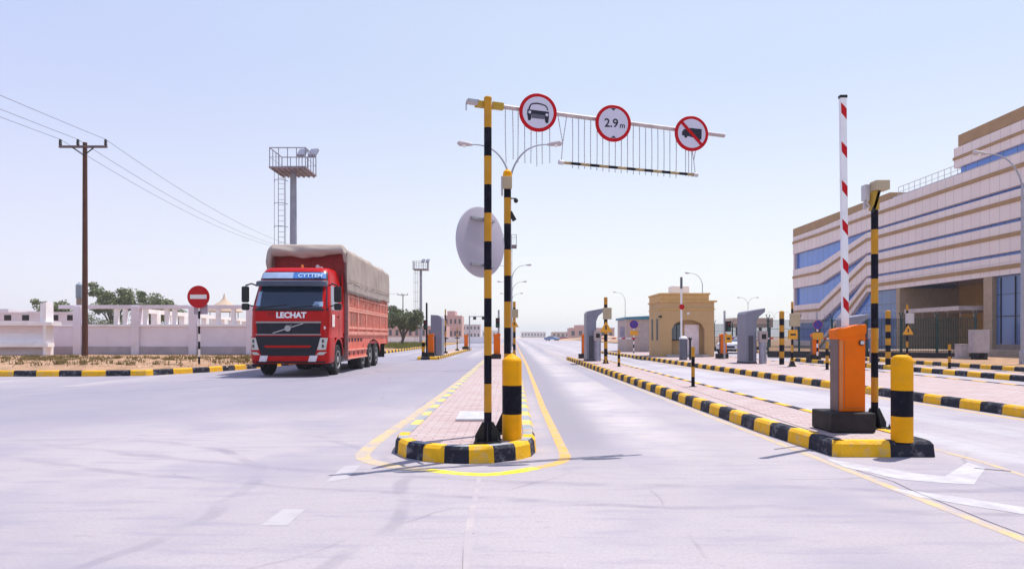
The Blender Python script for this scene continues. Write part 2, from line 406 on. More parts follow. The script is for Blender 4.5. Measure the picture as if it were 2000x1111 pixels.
def resample(pl, step, closed=False):
    pts = [Vector((p[0], p[1], 0)) for p in pl]
    if closed: pts.append(pts[0].copy())
    out = []; acc = 0.0
    for i in range(len(pts)-1):
        a, b = pts[i], pts[i+1]; L = (b-a).length
        if i == 0: out.append((a, 0.0))
        t = step - (acc % step) if (acc % step) > 1e-6 else step
        while t < L - 1e-3:
            out.append((a.lerp(b, t/L), acc+t)); t += step
        acc += L
        out.append((b, acc))
    return out
def kerb(pl, side, step=0.5, h=0.17, w=0.15, closed=False, start=0, name='kerb', mats=None):
    """painted kerb: side=+1 puts the kerb body on the left of the travel direction"""
    smp = resample(pl, step, closed)
    mb = MB(); n = len(smp)
    prof = [(0.0, 0.0), (0.012, h*0.80), (0.04, h), (w, h), (w, -0.02)]
    k = 0
    for i, (p, s_) in enumerate(smp):
        a = smp[i-1][0] if i > 0 else (smp[-2][0] if closed else p)
        b = smp[i+1][0] if i < n-1 else (smp[1][0] if closed else p)
        d1 = (p-a); d2 = (b-p)
        d1 = d1.normalized() if d1.length > 1e-6 else d2.normalized()
        d2 = d2.normalized() if d2.length > 1e-6 else d1
        n1 = Vector((-d1.y, d1.x, 0)); n2 = Vector((-d2.y, d2.x, 0))
        nn = (n1+n2); nn.normalize(); sc = 1/max(0.5, nn.dot(n1))
        for (o_, z_) in prof:
            q = p + nn*(o_*side*sc); mb.v.append((q.x, q.y, z_))
    for i in range(n-1):
        mid = (smp[i][1]+smp[i+1][1])/2
        m_ = (int(mid/step)+start) % 2
        for j in range(4):
            mb.f.append((i*5+j, (i+1)*5+j, (i+1)*5+j+1, i*5+j+1)); mb.m.append(m_ + (2 if mats and len(mats) > 2 and j >= 2 else 0))
    if not closed:
        mb.f.append((0,1,2,3,4)); mb.m.append(0); mb.f.append(tuple((n-1)*5+j for j in range(5))); mb.m.append(0)
    return struct(mb.build(name, mats or [KYEL, KBLK], smooth=False))
def slab(pl, z, m, name):
    mb = MB(); mb.add([(p[0], p[1], z) for p in pl], [tuple(range(len(pl)))])
    return struct(mb.build(name, m, smooth=False))
KYF = mat('faded_kerb_yellow', (0.60, 0.47, 0.14), 0.8, var=0.1, scale=9, wear=(0.44, 0.40, 0.34), wamt=0.95, wscale=6)
KBF = mat('faded_kerb_grey', (0.29, 0.30, 0.33), 0.8, var=0.15, scale=9, wear=(0.42, 0.39, 0.39), wamt=0.9, wscale=6)
def inset(pl, d):
    n = len(pl); out = []
    for i in range(n):
        a, p, b = Vector(pl[i-1]), Vector(pl[i]), Vector(pl[(i+1) % n])
        d1 = (p-a).normalized(); d2 = (b-p).normalized()
        nn = Vector((-d1.y-d2.y, d1.x+d2.x)); nn.normalize()
        sc = 1/max(0.5, nn.dot(Vector((-d1.y, d1.x))))
        out.append(tuple(p + nn*d*sc))
    return out

# centre island (counter-clockwise outline: nose is the end towards the camera)
C_OUT = [(-1.34,130),(-1.34,30),(-1.34,8.1),(-1.345,7.75),(-1.31,7.42),(-1.14,7.11),(-0.93,6.93),(-0.71,6.82),(-0.46,6.78),(-0.21,6.81),(0.05,6.97),(0.205,7.17),(0.275,7.5),(0.28,8.0),(0.28,30),(0.28,130)]
kerb(C_OUT[:3], 1, 0.5, mats=[KYF, KBF])
kerb(C_OUT[2:14], 1, 0.262, start=1, mats=[KYEL, KBLK, KYEL, KBF])
kerb(C_OUT[13:], 1, 0.5, start=1, mats=[KYEL, KBF, KYF, KBF])
slab(inset(C_OUT, 0.145), 0.158, PAVE, 'traffic_island')
R1_OUT = [(2.98,36.5),(3.08,30),(3.34,9.0),(3.42,7.8),(3.46,7.20),(3.54,7.15),(4.54,7.14),(4.58,7.3),(4.60,9),(4.50,30),(4.3,36.5)]
kerb(R1_OUT[:5][::-1], -1, 0.5, start=1)
kerb(R1_OUT[4:8], 1, 0.62, start=0)
kerb(R1_OUT[7:], 1, 0.5, start=1)
slab(inset(R1_OUT, 0.145), 0.158, PAVE, 'traffic_island')
R2_OUT = [(6.6,52),(7.3,34.5),(7.85,18),(8.12,11),(8.3,6.5),(8.6,5.8),(11.6,5.8),(11.8,6.5),(12.0,34),(12.2,52)]
kerb(R2_OUT[:5], 1, 0.5, start=0)
kerb(R2_OUT[7:], 1, 0.5, start=0)
slab(inset(R2_OUT, 0.145), 0.158, PAVE, 'traffic_island')
R3_OUT = [(14.4,34.5),(14.55,26),(14.6,6),(15.9,6),(15.9,34.5)]
kerb(R3_OUT, 1, 0.6, closed=True, start=0)
slab(inset(R3_OUT, 0.145), 0.158, PAVE, 'traffic_island')
L_OUT = [(-3.75,62),(-4.0,40),(-4.05,36.6),(-5.15,36.2),(-5.25,37),(-5.0,62)]
L_OUT = list(reversed(L_OUT))
kerb(L_OUT, 1, 0.5, closed=True, start=1)
slab(inset(L_OUT, 0.145), 0.158, PAVE, 'traffic_island')
# right verge in front of the fence
kerb([(18.6,60),(18.55,24),(18.5,4)], 1, 0.6, start=0)
VERGE = mat('dusty_verge', (0.34, 0.20, 0.115), 0.95, var=0.35, scale=2.2, wear=(0.46, 0.32, 0.21), wamt=0.9, wscale=1.2, bump=0.6, bscale=14)
slab([(18.64,4),(80,4),(80,330),(18.64,330)], 0.12, VERGE, 'verge')
# left verge
LK = [(-70,21.6),(-30,21.4),(-16.5,21.35),(-13.6,21.4),(-12.0,21.8),(-10.9,23.8),(-10.3,26.4),(-9.9,30),(-9.6,35),(-9.4,50),(-9.2,90),(-9.2,330)]
kerb(LK, 1, 0.72, start=0, h=0.19)
def verge_left():
    mb = MB(); pl = inset(LK + [(-70,330)], 0.13)[:len(LK)]
    # rows going back from the kerb, gently uneven
    offs = [0, 0.4, 1, 2, 4, 7, 11, 16, 24, 40]
    cols = resample([(p[0], p[1]) for p in pl], 1.0)
    cols = [c for c in cols if c[0].y < 120]
    nc = len(cols)
    for oi, o_ in enumerate(offs):
        for (p, s_) in cols:
            q = Vector((p.x - o_*0.35, p.y + o_*0.95, 0))
            if p.y > 40: q = Vector((p.x - o_, p.y, 0))
            elif p.y > 24: q = Vector((p.x - o_*0.8, p.y + o_*0.6, 0))
            z = 0.165 if oi == 0 else 0.16 + 0.05*noise.noise(Vector((q.x*0.5, q.y*0.5, 1))) + 0.03*noise.noise(Vector((q.x*2, q.y*2, 3)))
            mb.v.append((q.x, q.y, z))
    for i in range(len(offs)-1):
        for j in range(nc-1):
            mb.f.append((i*nc+j, i*nc+j+1, (i+1)*nc+j+1, (i+1)*nc+j)); mb.m.append(0)
    return struct(mb.build('verge', VERGE))
verge_left()
slab([(-200,330),(-9.5,330),(-9.5,33),(-60,33),(-200,33)], 0.11, VERGE, 'verge')

# painted lines
def strip(pl, w, m, name='road_marking', z=0.0015):
    pts = [Vector(p) for p in pl]; mb = MB(); n = len(pts)
    ww = w if isinstance(w, (list, tuple)) else [w]*n
    for i, p in enumerate(pts):
        d = (pts[min(i+1, n-1)] - pts[max(i-1, 0)]).normalized(); u = Vector((-d.y, d.x))*ww[i]/2
        mb.v.append((p.x-u.x, p.y-u.y, z)); mb.v.append((p.x+u.x, p.y+u.y, z))
    for i in range(n-1): mb.f.append((2*i, 2*i+1, 2*i+3, 2*i+2)); mb.m.append(0)
    return struct(mb.build(name, m, smooth=False))
def smooth_pl(pl, k=6):
    P = [Vector(p) for p in pl]; out = []
    for i in range(len(P)-1):
        a = P[max(i-1,0)]; b = P[i]; c = P[i+1]; d = P[min(i+2,len(P)-1)]
        for j in range(k):
            t = j/k
            out.append(tuple(0.5*((2*b)+(c-a)*t+(2*a-5*b+4*c-d)*t*t+(3*b-a-3*c+d)*t**3)))
    out.append(tuple(P[-1])); return out
strip([(-1.55,130),(-1.5,60),(-1.5,30),(-1.50,20)], 0.16, LINEP)
strip(smooth_pl([(-1.50,20),(-1.58,12),(-1.66,8.6),(-1.66,7.6),(-1.60,7.15),(-1.43,6.86),(-1.15,6.62),(-0.82,6.46)]), 0.16, LINEP)
strip(smooth_pl([(-0.82,6.46),(-0.55,6.33),(-0.25,6.25),(0.05,6.40),(0.24,6.58)]), 0.14, LINEB)
strip(smooth_pl([(0.24,6.58),(0.42,6.75),(0.55,7.0),(0.58,7.35)]), 0.12, LINEO)
strip([(0.58,7.35),(0.575,9),(0.56,12),(0.60,18),(0.66,30),(0.66,130)], 0.11, LINEO)
strip([(3.26,2.5),(3.27,4.3),(3.25,6.8),(3.22,9),(3.12,15),(2.95,30),(2.85,60)], 0.09, LINEP)
strip([(4.74,5.9),(4.85,6.8),(4.88,9),(4.85,15)], 0.07, LINEP)
strip([(7.95,9.5),(7.6,18),(7.05,34)], 0.08, LINEY)
def poly(pl, m, z=0.0015, name='road_marking'):
    mb = MB(); mb.add([(x_, y_, z) for x_, y_ in pl], [tuple(range(len(pl)))]); return struct(mb.build(name, m, smooth=False))
poly([G(1607,893),G(1640,900),G(1790,924),G(1845,930),G(1890,903),G(1925,914),G(1902,946),G(1830,942),G(1760,936),G(1650,912)], LINEW, 0.002)
poly([G(1738,953),G(1780,958),G(1870,970),G(2010,992),G(2120,1010),G(2120,1030),G(2005,1005),G(1880,985),G(1790,969)], LINEW, 0.002)
poly([G(508,1026), G(553,994), G(597,994), G(560,1026)], LINEF)
poly([G(634,942), G(672,910), G(705,908), G(680,934)], LINEF)
# pavement joints, then two dark dashes that paint cast shadows
JNTSH = mat('joint_tar_and_shadow', (0.13, 0.11, 0.13), 0.9, var=0.3, scale=10)  # tar colour of the joints, also used for the painted shadow dashes
FJ = mat('filled_joint', (0.42,0.365,0.36), 0.9, var=0.1, wear=(0.40,0.36,0.37), wamt=1.0, wscale=5); wear_through(FJ, 0.42, 0.66, 4, 0.0)
strip([(-0.30,6.1),(-0.29,4.5),(-0.25,3.4),(-0.22,2.2)], [0.04,0.05,0.05,0.05], mat('filled_joint', (0.42,0.365,0.36), 0.9, var=0.1, wear=(0.40,0.36,0.37), wamt=1.0, wscale=5), 'joint_and_shadow_line')
strip([(-0.30,4.1),(-0.275,3.7),(-0.262,3.4),(-0.235,2.2)], [0.001,0.004,0.012,0.014], JNTSH, 'joint_and_shadow_line', 0.003)
strip([G(1672,918),G(1745,940),G(1780,957),G(1850,985),G(1930,1018),G(2000,1044),G(2100,1085)], [0.008]*7, JNTSH, 'joint_and_shadow_line', 0.003)
strip([(4.55,6.55),(4.80,6.40)], 0.03, JNTSH, 'joint_and_shadow_line', 0.0035)  # shadow of hanging parts, painted as a dark dash
strip([G(1513,877), G(1566,870)], 0.03, JNTSH, 'joint_and_shadow_line', 0.0025)  # second dash, a cast shadow drawn in dark colour

# loose things lying on the centre island
a = thing('cover_plate', 'pale metal cover plate lying flat on the pink pavers left of the striped gantry pole', 'cover plate', (0,0,0.158))
mb = MB(); p0 = G(890,822,0.16); p1 = G(952,822,0.16); p2 = G(950,806,0.16); p3 = G(899,806,0.16)
mb.prism([p0, p1, p2, p3], 'z', 0.004, 0.03); mb.build('plate', GALVL, a)

# weeds and stones on the verge
DRYG = mat('dry_grass', (0.24, 0.19, 0.075), 0.8, var=0.4, scale=1.5)
def tufts(name, label, spots, m, hmax):
    mb = MB(); rnd = random.Random(3)
    for (x_, y_, z_, r_, k_) in spots:
        for i in range(k_):
            a_ = rnd.uniform(0, 2*PI); q = rnd.uniform(0, r_); h_ = rnd.uniform(0.3, 1)*hmax
            bx, by = x_+q*math.cos(a_), y_+q*math.sin(a_)
            lx, ly = rnd.uniform(-.5,.5)*h_, rnd.uniform(-.5,.5)*h_; w_ = rnd.uniform(.01,.03)
            mb.add([(bx-w_,by,z_-.03),(bx+w_,by+w_*.5,z_-.03),(bx+lx,by+ly,z_+h_)], [(0,1,2)])
    o = mb.build(name, m, smooth=False); tag(o, label, 'weeds', kind='stuff'); return o
rnd = random.Random(11); spots = []
for i in range(230):
    px = rnd.uniform(-60, 490); py = rnd.choice([rnd.uniform(697, 703), rnd.uniform(697, 713)])
    x_, y_ = G(px, py, 0.16)
    if y_ > 23: spots.append((x_, y_, 0.16, rnd.uniform(.1,.35), rnd.randint(4, 16) if noise.noise(Vector((px*0.02,py*0.1,0)))<0.1 else rnd.randint(15,34)))
tufts('weeds', 'dry weeds and grass tufts scattered over the sandy verge before the white wall', spots, DRYG, 0.22)
spots = []
for i in range(260):
    px = rnd.uniform(752, 905); d = rnd.uniform(60, 95)
    spots.append((X(px, d)-0.5 if X(px, d) > -9.8 else X(px, d), d, 0.12, 0.6, 30))
spots = [s_ for s_ in spots if s_[0] < -9.8]
GREENG = mat('green_verge_plants', (0.16, 0.18, 0.035), 0.7, var=0.4, scale=0.8)
tufts('ground_cover', 'green ground cover growing along the far left side of the road', spots, GREENG, 0.55)
mb = MB(); rnd = random.Random(5)
for i in range(700):
    px = rnd.uniform(-50, 490); x_, y_ = G(px, rnd.uniform(699, 717), 0.16); r_ = rnd.uniform(.015, .07)
    if y_ < 22.2: continue
    pts = [(x_+r_*rnd.uniform(-1,1), y_+r_*rnd.uniform(-1,1), 0.14+r_*rnd.uniform(0,1.3)) for _ in range(4)]
    mb.add(pts, [(0,1,2),(0,2,3),(0,3,1),(1,3,2)])
tag(mb.build('rubble', mat('verge_stones', (0.52, 0.38, 0.28), 0.9, var=0.3, scale=3), smooth=False), 'small stones and rubble strewn over the left verge', 'stones', kind='stuff')

# ------------------------------------------------------------ striped poles, gantry, signs
def stripes(mb, r, z0, z1, step, first=1, n=20, c=(0,0), cap=True):
    """stacked painted bands, material 0 = yellow, 1 = black"""
    z = z0; k = first
    while z < z1 - 1e-4:
        t = min(z+step, z1)
        mb.tube([(c[0],c[1],z),(c[0],c[1],t)], r, n, k % 2, caps=(t >= z1-1e-4)); z = t; k += 1
    return mb
def gusset_base(parent, s=0.15, h=0.2, r=0.04):
    mb = MB(); mb.box(-s,s,-s,s,0.004,0.022)
    for a_ in range(4):
        an = PI/2*a_ + PI/4*0
        c_, s_ = math.cos(an), math.sin(an)
        pts = [(r*0.9,0.022),(s*0.95,0.022),(s*0.95,0.075),(r+0.02,h),(r*0.9,h)]
        v = []
        for t in (-0.005, 0.005):
            for (q, z) in pts: v.append((q*c_-t*s_, q*s_+t*c_, z))
        n = 5; mb.add(v, [tuple(range(n)), tuple(range(n,2*n))] + [(i,(i+1)%n,(i+1)%n+n,i+n) for i in range(n)])
    for sx in (-1,1):
        for sy in (-1,1):
            mb.lathe([(0.014,0.022),(0.014,0.04),(0.008,0.045),(0.008,0.065)], 6, c=(sx*s*0.78,sy*s*0.78,0))
    return mb.build('base_plate', BLKM, parent, smooth=False)

GB = Vector((-0.26, 7.16, 0.158))
g = thing('height_gantry', 'tall striped pole with long cross beam, hanging chains and a clearance bar', 'height barrier', GB)
mb = MB(); stripes(mb, 0.041, 0.02, 3.68, 0.305, 1); mb.lathe([(0.043,3.68),(0.043,3.70),(0.03,3.712),(0.001,3.716)], 20, 0)
mb.build('pole', [YTAN, BLK], g, smooth=True)
gusset_base(g, 0.145, 0.22)
EB = Vector((2.63, 8.16, 3.765)); SB = Vector((-0.26, 7.16, 3.80))
D_ = (EB-SB)
def BP(t, dz=0.0, off=0.045): # point along the beam (behind the pole axis)
    p = SB + D_*t; n_ = Vector((-D_.y, D_.x, 0)).normalized()*off
    return p + n_ + Vector((0,0,dz)) - GB
def t_at(px):                 # beam parameter seen at a column of the photograph
    k = (px-1000)/F; off = Vector((-D_.y, D_.x, 0)).normalized()*0.045
    return -(SB.x+off.x - k*(SB.y+off.y)) / (D_.x - k*D_.y)
PINKG = mat('weathered_pipe', (0.46, 0.40, 0.40), 0.5, 0.1, var=0.15, scale=9)
mb = MB(); mb.tube([BP(t_at(911)), BP(1.0)], 0.024, 14); mb.build('beam', PINKG, g)
mb = MB(); mb.bar(BP(-0.035), BP(-0.005), 0.05, 0.06); mb.bar(BP(0.02), BP(0.062), 0.06, 0.07)
mb.bar(BP(-0.04, 0, 0.09), BP(0.03, 0, 0.09), 0.012, 0.06)
mb.build('clamp', mat('clamp_yellow', (0.45,0.28,0.03), 0.5), g, smooth=False, bevel=0.004)
mb = MB(); mb.bar(BP(-0.07,0.02), BP(-0.03,0.02), 0.05, 0.03); mb.tube([BP(-0.075,-0.01), BP(-0.075,-0.09)], 0.006, 6)
mb.build('bracket', GALV, g, smooth=False)
CH = mat('chain_steel', (0.42, 0.43, 0.47), 0.5, 0.3, var=0.2, scale=30)
def chain(a, b, parent=g, r=0.0068, wob=0.0):
    a = Vector(a); b = Vector(b); L_ = (b-a).length; n = max(4, int(L_/0.016)); pts = []; rs = []
    for i in range(n+1):
        t = i/n; p = a.lerp(b, t); p.x += wob*math.sin(t*PI)*0.5
        pts.append(p); rs.append(r if i % 2 == 0 else r*0.45)
    mb = MB(); mb.tube(pts, rs, 5); return mb.build('chain', CH, parent)
rnd = random.Random(2)
for i, px in enumerate((987,1001,1012,1025,1037,1047,1060,1074)):
    t = t_at(px); b = BP(t, -0.56-0.05*rnd.random()+0.0); chain(BP(t,-0.022), b + Vector((rnd.uniform(-.01,.01),0,0)), wob=rnd.uniform(-.01,.01))
tl, tr = t_at(1096), t_at(1358)
ZB = 3.25
def HB(t, dz=0): p = BP(t); p.z = ZB - GB.z + dz; return p
mb = MB(); n = 15
for i in range(n):
    ta, tb = tl+(tr-tl)*i/n, tl+(tr-tl)*(i+1)/n
    mb.tube([HB(ta), HB(tb)], 0.016, 10, i % 2)
mb.build('clearance_bar', [mat('dull_bar_tan', (0.34,0.24,0.12), 0.6, var=0.15), BLK], g)
mb = MB()
for t in (tl, tr): mb.tube([HB(t)-D_.normalized()*0.03, HB(t)+D_.normalized()*0.03], 0.024, 10)
mb.build('end_cap', GALVL, g)
for i in range(18):
    px = 1118+i*11.9; t = t_at(px)
    chain(BP(t,-0.022), HB(t, -0.045-0.02*rnd.random()), wob=rnd.uniform(-.008,.008))
for px in (1339,1345,1351): t = t_at(px); chain(BP(t,-0.022), HB(t,-0.03))
for (pa, pb, pm, te) in ((1089,1107,1099,tl),(1345,1364,1355,tr)):
    m_ = BP(t_at(pm)); m_.z = ZB - GB.z + (0.22 if te == tl else 0.17)
    chain(BP(t_at(pa)), m_); chain(BP(t_at(pb)), m_); chain(m_, HB(te, 0.0))

def round_sign(label, loc, r=0.21, rz=R(8), group='round signs on the gantry beam', ring=0.038):
    s = thing('round_sign', label, 'road sign', loc, rz, group)
    mb = MB(); mb.lathe([(r-0.004,0.0),(r,0.003),(r,0.011),(r-0.003,0.013)], 48, axis='y'); mb.build('sign_rim', REDP, s)
    mb = MB(); mb.lathe([(r-ring,-0.0025),(r-ring,0.001)], 48, axis='y'); mb.build('sign_face', WSIGN, s)
    mb = MB(); mb.box(-0.02,0.02,0.013,0.05,-0.05,0.05); mb.box(-0.1,0.1,0.0131,0.02,-0.03,-0.01); mb.build('bracket', GALV, s, smooth=False)
    return s
def on_beam(px, dz=0.0, off=-0.075):
    t = t_at(px); p = BP(t, 0, off) + GB; k = (px-1000)/F*p.y; p.x = k; return p
PIC = mat('pictogram_black', (0.015, 0.016, 0.03), 0.45, var=0.1)
PICG = mat('pictogram_grey', (0.10, 0.10, 0.13), 0.5, var=0.1)
def shape(mb, pts, y0=-0.0045, y1=-0.0027, m=0): mb.prism(pts, 'y', y0, y1, m)
p = on_beam(1051); p.z = Z(220, p.y)
s = round_sign('round red rimmed sign with black car pictogram, nearest the striped pole', p)
mb = MB(); k = 0.0007
def cc(x_, y_): return ((x_-430)*k, (415-y_)*k)
arcp = [cc(x_, y_) for x_, y_ in ((272,380),(285,330),(310,290),(350,272),(410,265),(480,275),(550,298),(580,335),(592,385))]
inn = [cc(x_, y_) for x_, y_ in ((575,375),(560,335),(535,312),(475,295),(410,287),(355,292),(322,305),(308,335),(300,372))]
for i in range(8):
    shape(mb, [arcp[i], arcp[i+1], inn[7-i], inn[8-i]])
shape(mb, [cc(258,375),cc(600,400),cc(600,470),cc(255,460)])
shape(mb, [cc(258,455),cc(320,460),cc(318,525),cc(300,548),cc(272,545)])
shape(mb, [cc(535,465),cc(602,465),cc(592,575),cc(560,580),cc(540,560)])
mb.build('car_pictogram', PIC, s, smooth=False)
mb = MB(); shape(mb, [cc(325,440),cc(535,455),cc(535,520),cc(325,508)], -0.0052, -0.0046); mb.build('grille_pictogram', PICG, s, smooth=False)
mb = MB()
for q in ((297,418),(568,450)):
    c_ = cc(*q); mb.lathe([(0.016,-0.0062),(0.016,-0.0047)], 16, c=(c_[0],0,c_[1]), axis='y')
mb.build('headlight_pictogram', WSIGN, s)
p = on_beam(1198); p.z = Z(241, p.y)
s = round_sign('round red rimmed height limit sign reading 2.9 m, middle of the beam', p)
text('sign_text', '2.9', 0.135, PIC, s, (-0.025,-0.0035,-0.004), bold=0.002, sx=1.0)
text('sign_text', 'm', 0.085, PIC, s, (0.105,-0.0035,-0.025), bold=0.001)
mb = MB(); shape(mb, [(-0.032,0.168),(0.032,0.168),(0.0,0.142)]); shape(mb, [(-0.03,-0.168),(0.0,-0.142),(0.03,-0.168)]); mb.build('height_arrows', PIC, s, smooth=False)
p = on_beam(1351); p.z = Z(261, p.y)
s = round_sign('round sign with red slash across a black truck, at the beam end', p)
k2 = 0.00172
def c3(x_, y_): return ((x_-1680)*k2, (362-y_)*k2)
mb = MB(); shape(mb, [c3(1665,325),c3(1752,330),c3(1750,400),c3(1728,400),c3(1665,385)])
shape(mb, [c3(1624,335),c3(1664,332),c3(1664,384),c3(1608,378),c3(1610,352)])
for q in ((1636,384),(1735,396)): c_ = c3(*q); mb.lathe([(0.019,-0.0050),(0.019,-0.0047)], 16, c=(c_[0],0,c_[1]), axis='y')
mb.build('truck_pictogram', PIC, s, smooth=False)
mb = MB(); shape(mb, [c3(1600,296),c3(1616,282),c3(1757,430),c3(1742,444)], -0.008, -0.0056); mb.build('slash', REDP, s, smooth=False)

# convex traffic mirror seen from behind
m_ = thing('traffic_mirror', 'large round traffic mirror seen from its grey back, fixed behind the gantry pole', 'traffic mirror', (-0.335,7.40,Z(473,7.4)), R(50))
mb = MB(); mb.lathe([(0.001,0.0),(0.375,0.0),(0.39,0.006),(0.392,0.02),(0.385,0.028),(0.30,0.055),(0.15,0.085),(0.001,0.095)], 56, axis='y')
mb.build('mirror_shell', mat('mirror_back', (0.42, 0.39, 0.46), 0.5, 0.0, var=0.06, scale=3), m_)
mb = MB(); mb.box(-0.19,0.19,-0.03,-0.002,0.235,0.262); mb.box(-0.19,0.19,-0.03,-0.002,-0.272,-0.245)
mb.build('bracket', GALV, m_, smooth=False)
mb = MB(); mb.bar((0,-0.03,0.25),(-0.05,-0.17,0.25),0.03,0.03); mb.bar((0,-0.03,-0.26),(-0.05,-0.17,-0.26),0.03,0.03); mb.build('bracket_arm', GALV, m_, smooth=False)

# bollards
def bollard(label, loc, r=0.108, bands=((0,0.285,0),(0.285,0.60,1),(0.60,0.87,0)), top='cone', n=32):
    b = thing('bollard', label, 'bollard', loc, 0, 'striped bollards')
    mb = MB()
    for (a_, c_, k_) in bands: mb.tube([(0,0,a_),(0,0,c_)], r, n, k_, caps=False)
    zt = bands[-1][1]
    if top == 'cone': mb.lathe([(r,zt),(r*0.9,zt+0.02),(r*0.4,zt+0.06),(0.001,zt+0.085)], n, 0)
    else: mb.lathe([(r,zt),(r*0.97,zt+0.02),(r*0.8,zt+0.05),(r*0.45,zt+0.066),(0.001,zt+0.07)], n, 0)
    mb.build('post', [YEL, BLK], b, angle=25)
    return b
bollard('thick yellow and black bollard with pointed top on the rounded nose of the centre island', (0.0,7.35,0.158))
bollard('thick yellow and black bollard with domed top in front of the orange barrier cabinet', (4.23,7.22,0.158), bands=((0,0.275,0),(0.275,0.555,1),(0.555,0.87,0)), top='dome')

def device_pole(label, loc, h=3.09, first=1, flip=1):
    p = thing('camera_pole', label, 'camera pole', loc, 0, 'striped poles with cameras')
    mb = MB(); stripes(mb, 0.041, 0.02, h-0.10, 0.305, first); mb.build('pole', [YTAN, BLK], p)
    gusset_base(p, 0.15, 0.25)
    return p
pm = device_pole('striped pole with a small camera, standing directly behind the centre bollard', (-0.054,7.84,0.158), 3.12, first=0)
mb = MB(); mb.lathe([(0.05,2.98),(0.055,3.02),(0.05,3.07),(0.02,3.10)], 16); mb.build('cap', YEL, pm)
mb = MB(); mb.box(-0.055,0.055,-0.10,-0.045,2.86,3.00); mb.build('camera_housing', CREAM, pm, smooth=False, bevel=0.008)
mb = MB(); mb.box(-0.075,-0.05,-0.06,0.06,2.80,3.01); mb.build('side_panel', GALVL, pm, smooth=False, bevel=0.004)
mb = MB(); mb.lathe([(0.001,-0.03),(0.02,-0.02),(0.028,0),(0.02,0.02),(0.001,0.03)], 12, c=(0.10,-0.02,2.73)); mb.tube([(0.04,0,2.76),(0.10,-0.02,2.755)],0.008,6)
mb.build('dome_camera', BLKM, pm)
mb = MB(); mb.bar((0.03,0,2.60),(0.085,0,2.50),0.03,0.05); mb.build('camera_strut', BLKM, pm)
pr = device_pole('striped pole with a cream camera box on top, beside the orange barrier cabinet', (4.50,8.26,0.158), 3.05, first=1)
mb = MB(); mb.box(-0.055,0.115,-0.14,0.02,2.93,3.045); mb.build('camera_box', CREAM, pr, smooth=False, bevel=0.006)
mb = MB(); mb.box(-0.045,0.03,-0.06,0.06,2.70,2.93); mb.build('yellow_collar', mat('dull_yellow', (0.42,0.26,0.03), 0.55), pr, smooth=False, bevel=0.005)
mb = MB(); mb.bar((0.03,-0.05,2.93),(-0.05,-0.05,2.66),0.035,0.02); mb.build('camera_strut', BLKM, pr, smooth=False)
mb = MB(); mb.box(-0.115,-0.06,0.0,0.10,2.83,3.02); mb.bar((-0.09,0.05,2.83),(-0.10,0.05,2.72),0.03,0.03); mb.tube([(-0.04,0.02,2.74),(-0.10,0.0,2.80)],0.012,8); mb.build('antenna_panel', GALVL, pr, smooth=False)

# ------------------------------------------------------------ barrier gates
def barrier(label, loc, arm='up', group='orange barrier cabinets', rz=0, detail=False, armlen=2.6):
    b = thing('barrier_gate', label, 'barrier', loc, rz, group)
    mb = MB(); mb.box(-0.29,0.23,-0.28,0.26,0.004,0.235); mb.build('base_block', mat('black_base', (0.022,0.018,0.02), 0.7, var=0.3, scale=9, bump=0.3), b, smooth=False, bevel=0.018)
    mb = MB(); mb.prism([(-0.13,0.236),(0.19,0.236),(0.19,1.262),(-0.13,1.20)], 'y', -0.12, 0.08); mb.build('cabinet', ORG, b, smooth=False, bevel=0.012)
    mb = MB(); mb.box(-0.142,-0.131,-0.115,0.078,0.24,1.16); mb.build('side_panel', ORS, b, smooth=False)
    mb = MB(); mb.prism([(-0.155,1.10),(0.195,1.165),(0.20,1.27),(0.185,1.285),(-0.145,1.225),(-0.155,1.21)], 'y', -0.132, 0.092); mb.build('lid', ORG, b, smooth=False, bevel=0.010)
    mb = MB(); mb.lathe([(0.034,-0.150),(0.034,-0.1425)], 20, c=(0.135,0.01,1.06), axis='y'); lk = mb.build('lock', BLKM, b)
    mb = MB(); mb.lathe([(0.024,-0.158),(0.024,-0.1505)], 20, c=(0.138,0.01,1.062), axis='y'); mb.build('keyhole_cover', GALVL, lk)
    if detail:
        mb = MB(); mb.box(-0.065,-0.062,-0.1222,-0.1202,0.28,1.10); mb.box(-0.062,0.17,-0.1222,-0.1202,0.28,0.283); mb.build('door_gap', ORS, b, smooth=False)
        mb = MB(); mb.box(-0.125,-0.085,-0.1235,-0.1205,0.26,1.09); mb.build('edge_trim', mat('trim_dull_orange', (0.60,0.20,0.06), 0.5), b, smooth=False)  # edge strip in a duller orange
    if arm == 'up':
        ax, ay, w_, L0, L1 = 0.005, 0.0, 0.0375, 1.24, 4.04
        lean = -0.030
        mb = MB(); mb.prism([(ax-w_,L0),(ax+w_,L0),(ax+w_+lean,L1),(ax-w_+lean,L1)], 'y', -0.025, 0.025); ar = mb.build('arm', WHT, b, smooth=False, bevel=0.006)
        mb = MB()
        for i in range(6):
            zt = L1 - 0.07 - i*0.470; c_ = ax + lean*(zt-L0)/(L1-L0)
            mb.prism([(c_-w_*0.93,zt),(c_-w_*0.1,zt-0.03),(c_+w_*0.93,zt-0.075),(c_+w_*0.93,zt-0.205),(c_-w_*0.1,zt-0.155),(c_-w_*0.80,zt-0.125)], 'y', -0.0275, 0.0275)
        mb.build('red_stripes', REDP, ar, smooth=False)
        mb = MB(); mb.box(ax+lean-0.045,ax+lean+0.045,-0.03,0.03,L1-0.01,L1+0.025); mb.build('end_cap', BLKM, ar, smooth=False, bevel=0.004)
    elif arm == 'right':
        mb = MB(); mb.box(0.18,0.18+armlen,-0.02,0.02,0.99,1.05); ar = mb.build('arm', WHT, b, smooth=False)
        mb = MB()
        for i in range(5): mb.box(0.4+i*0.5,0.6+i*0.5,-0.023,0.023,0.988,1.052)
        mb.build('red_stripes', REDP, ar, smooth=False)
    return b
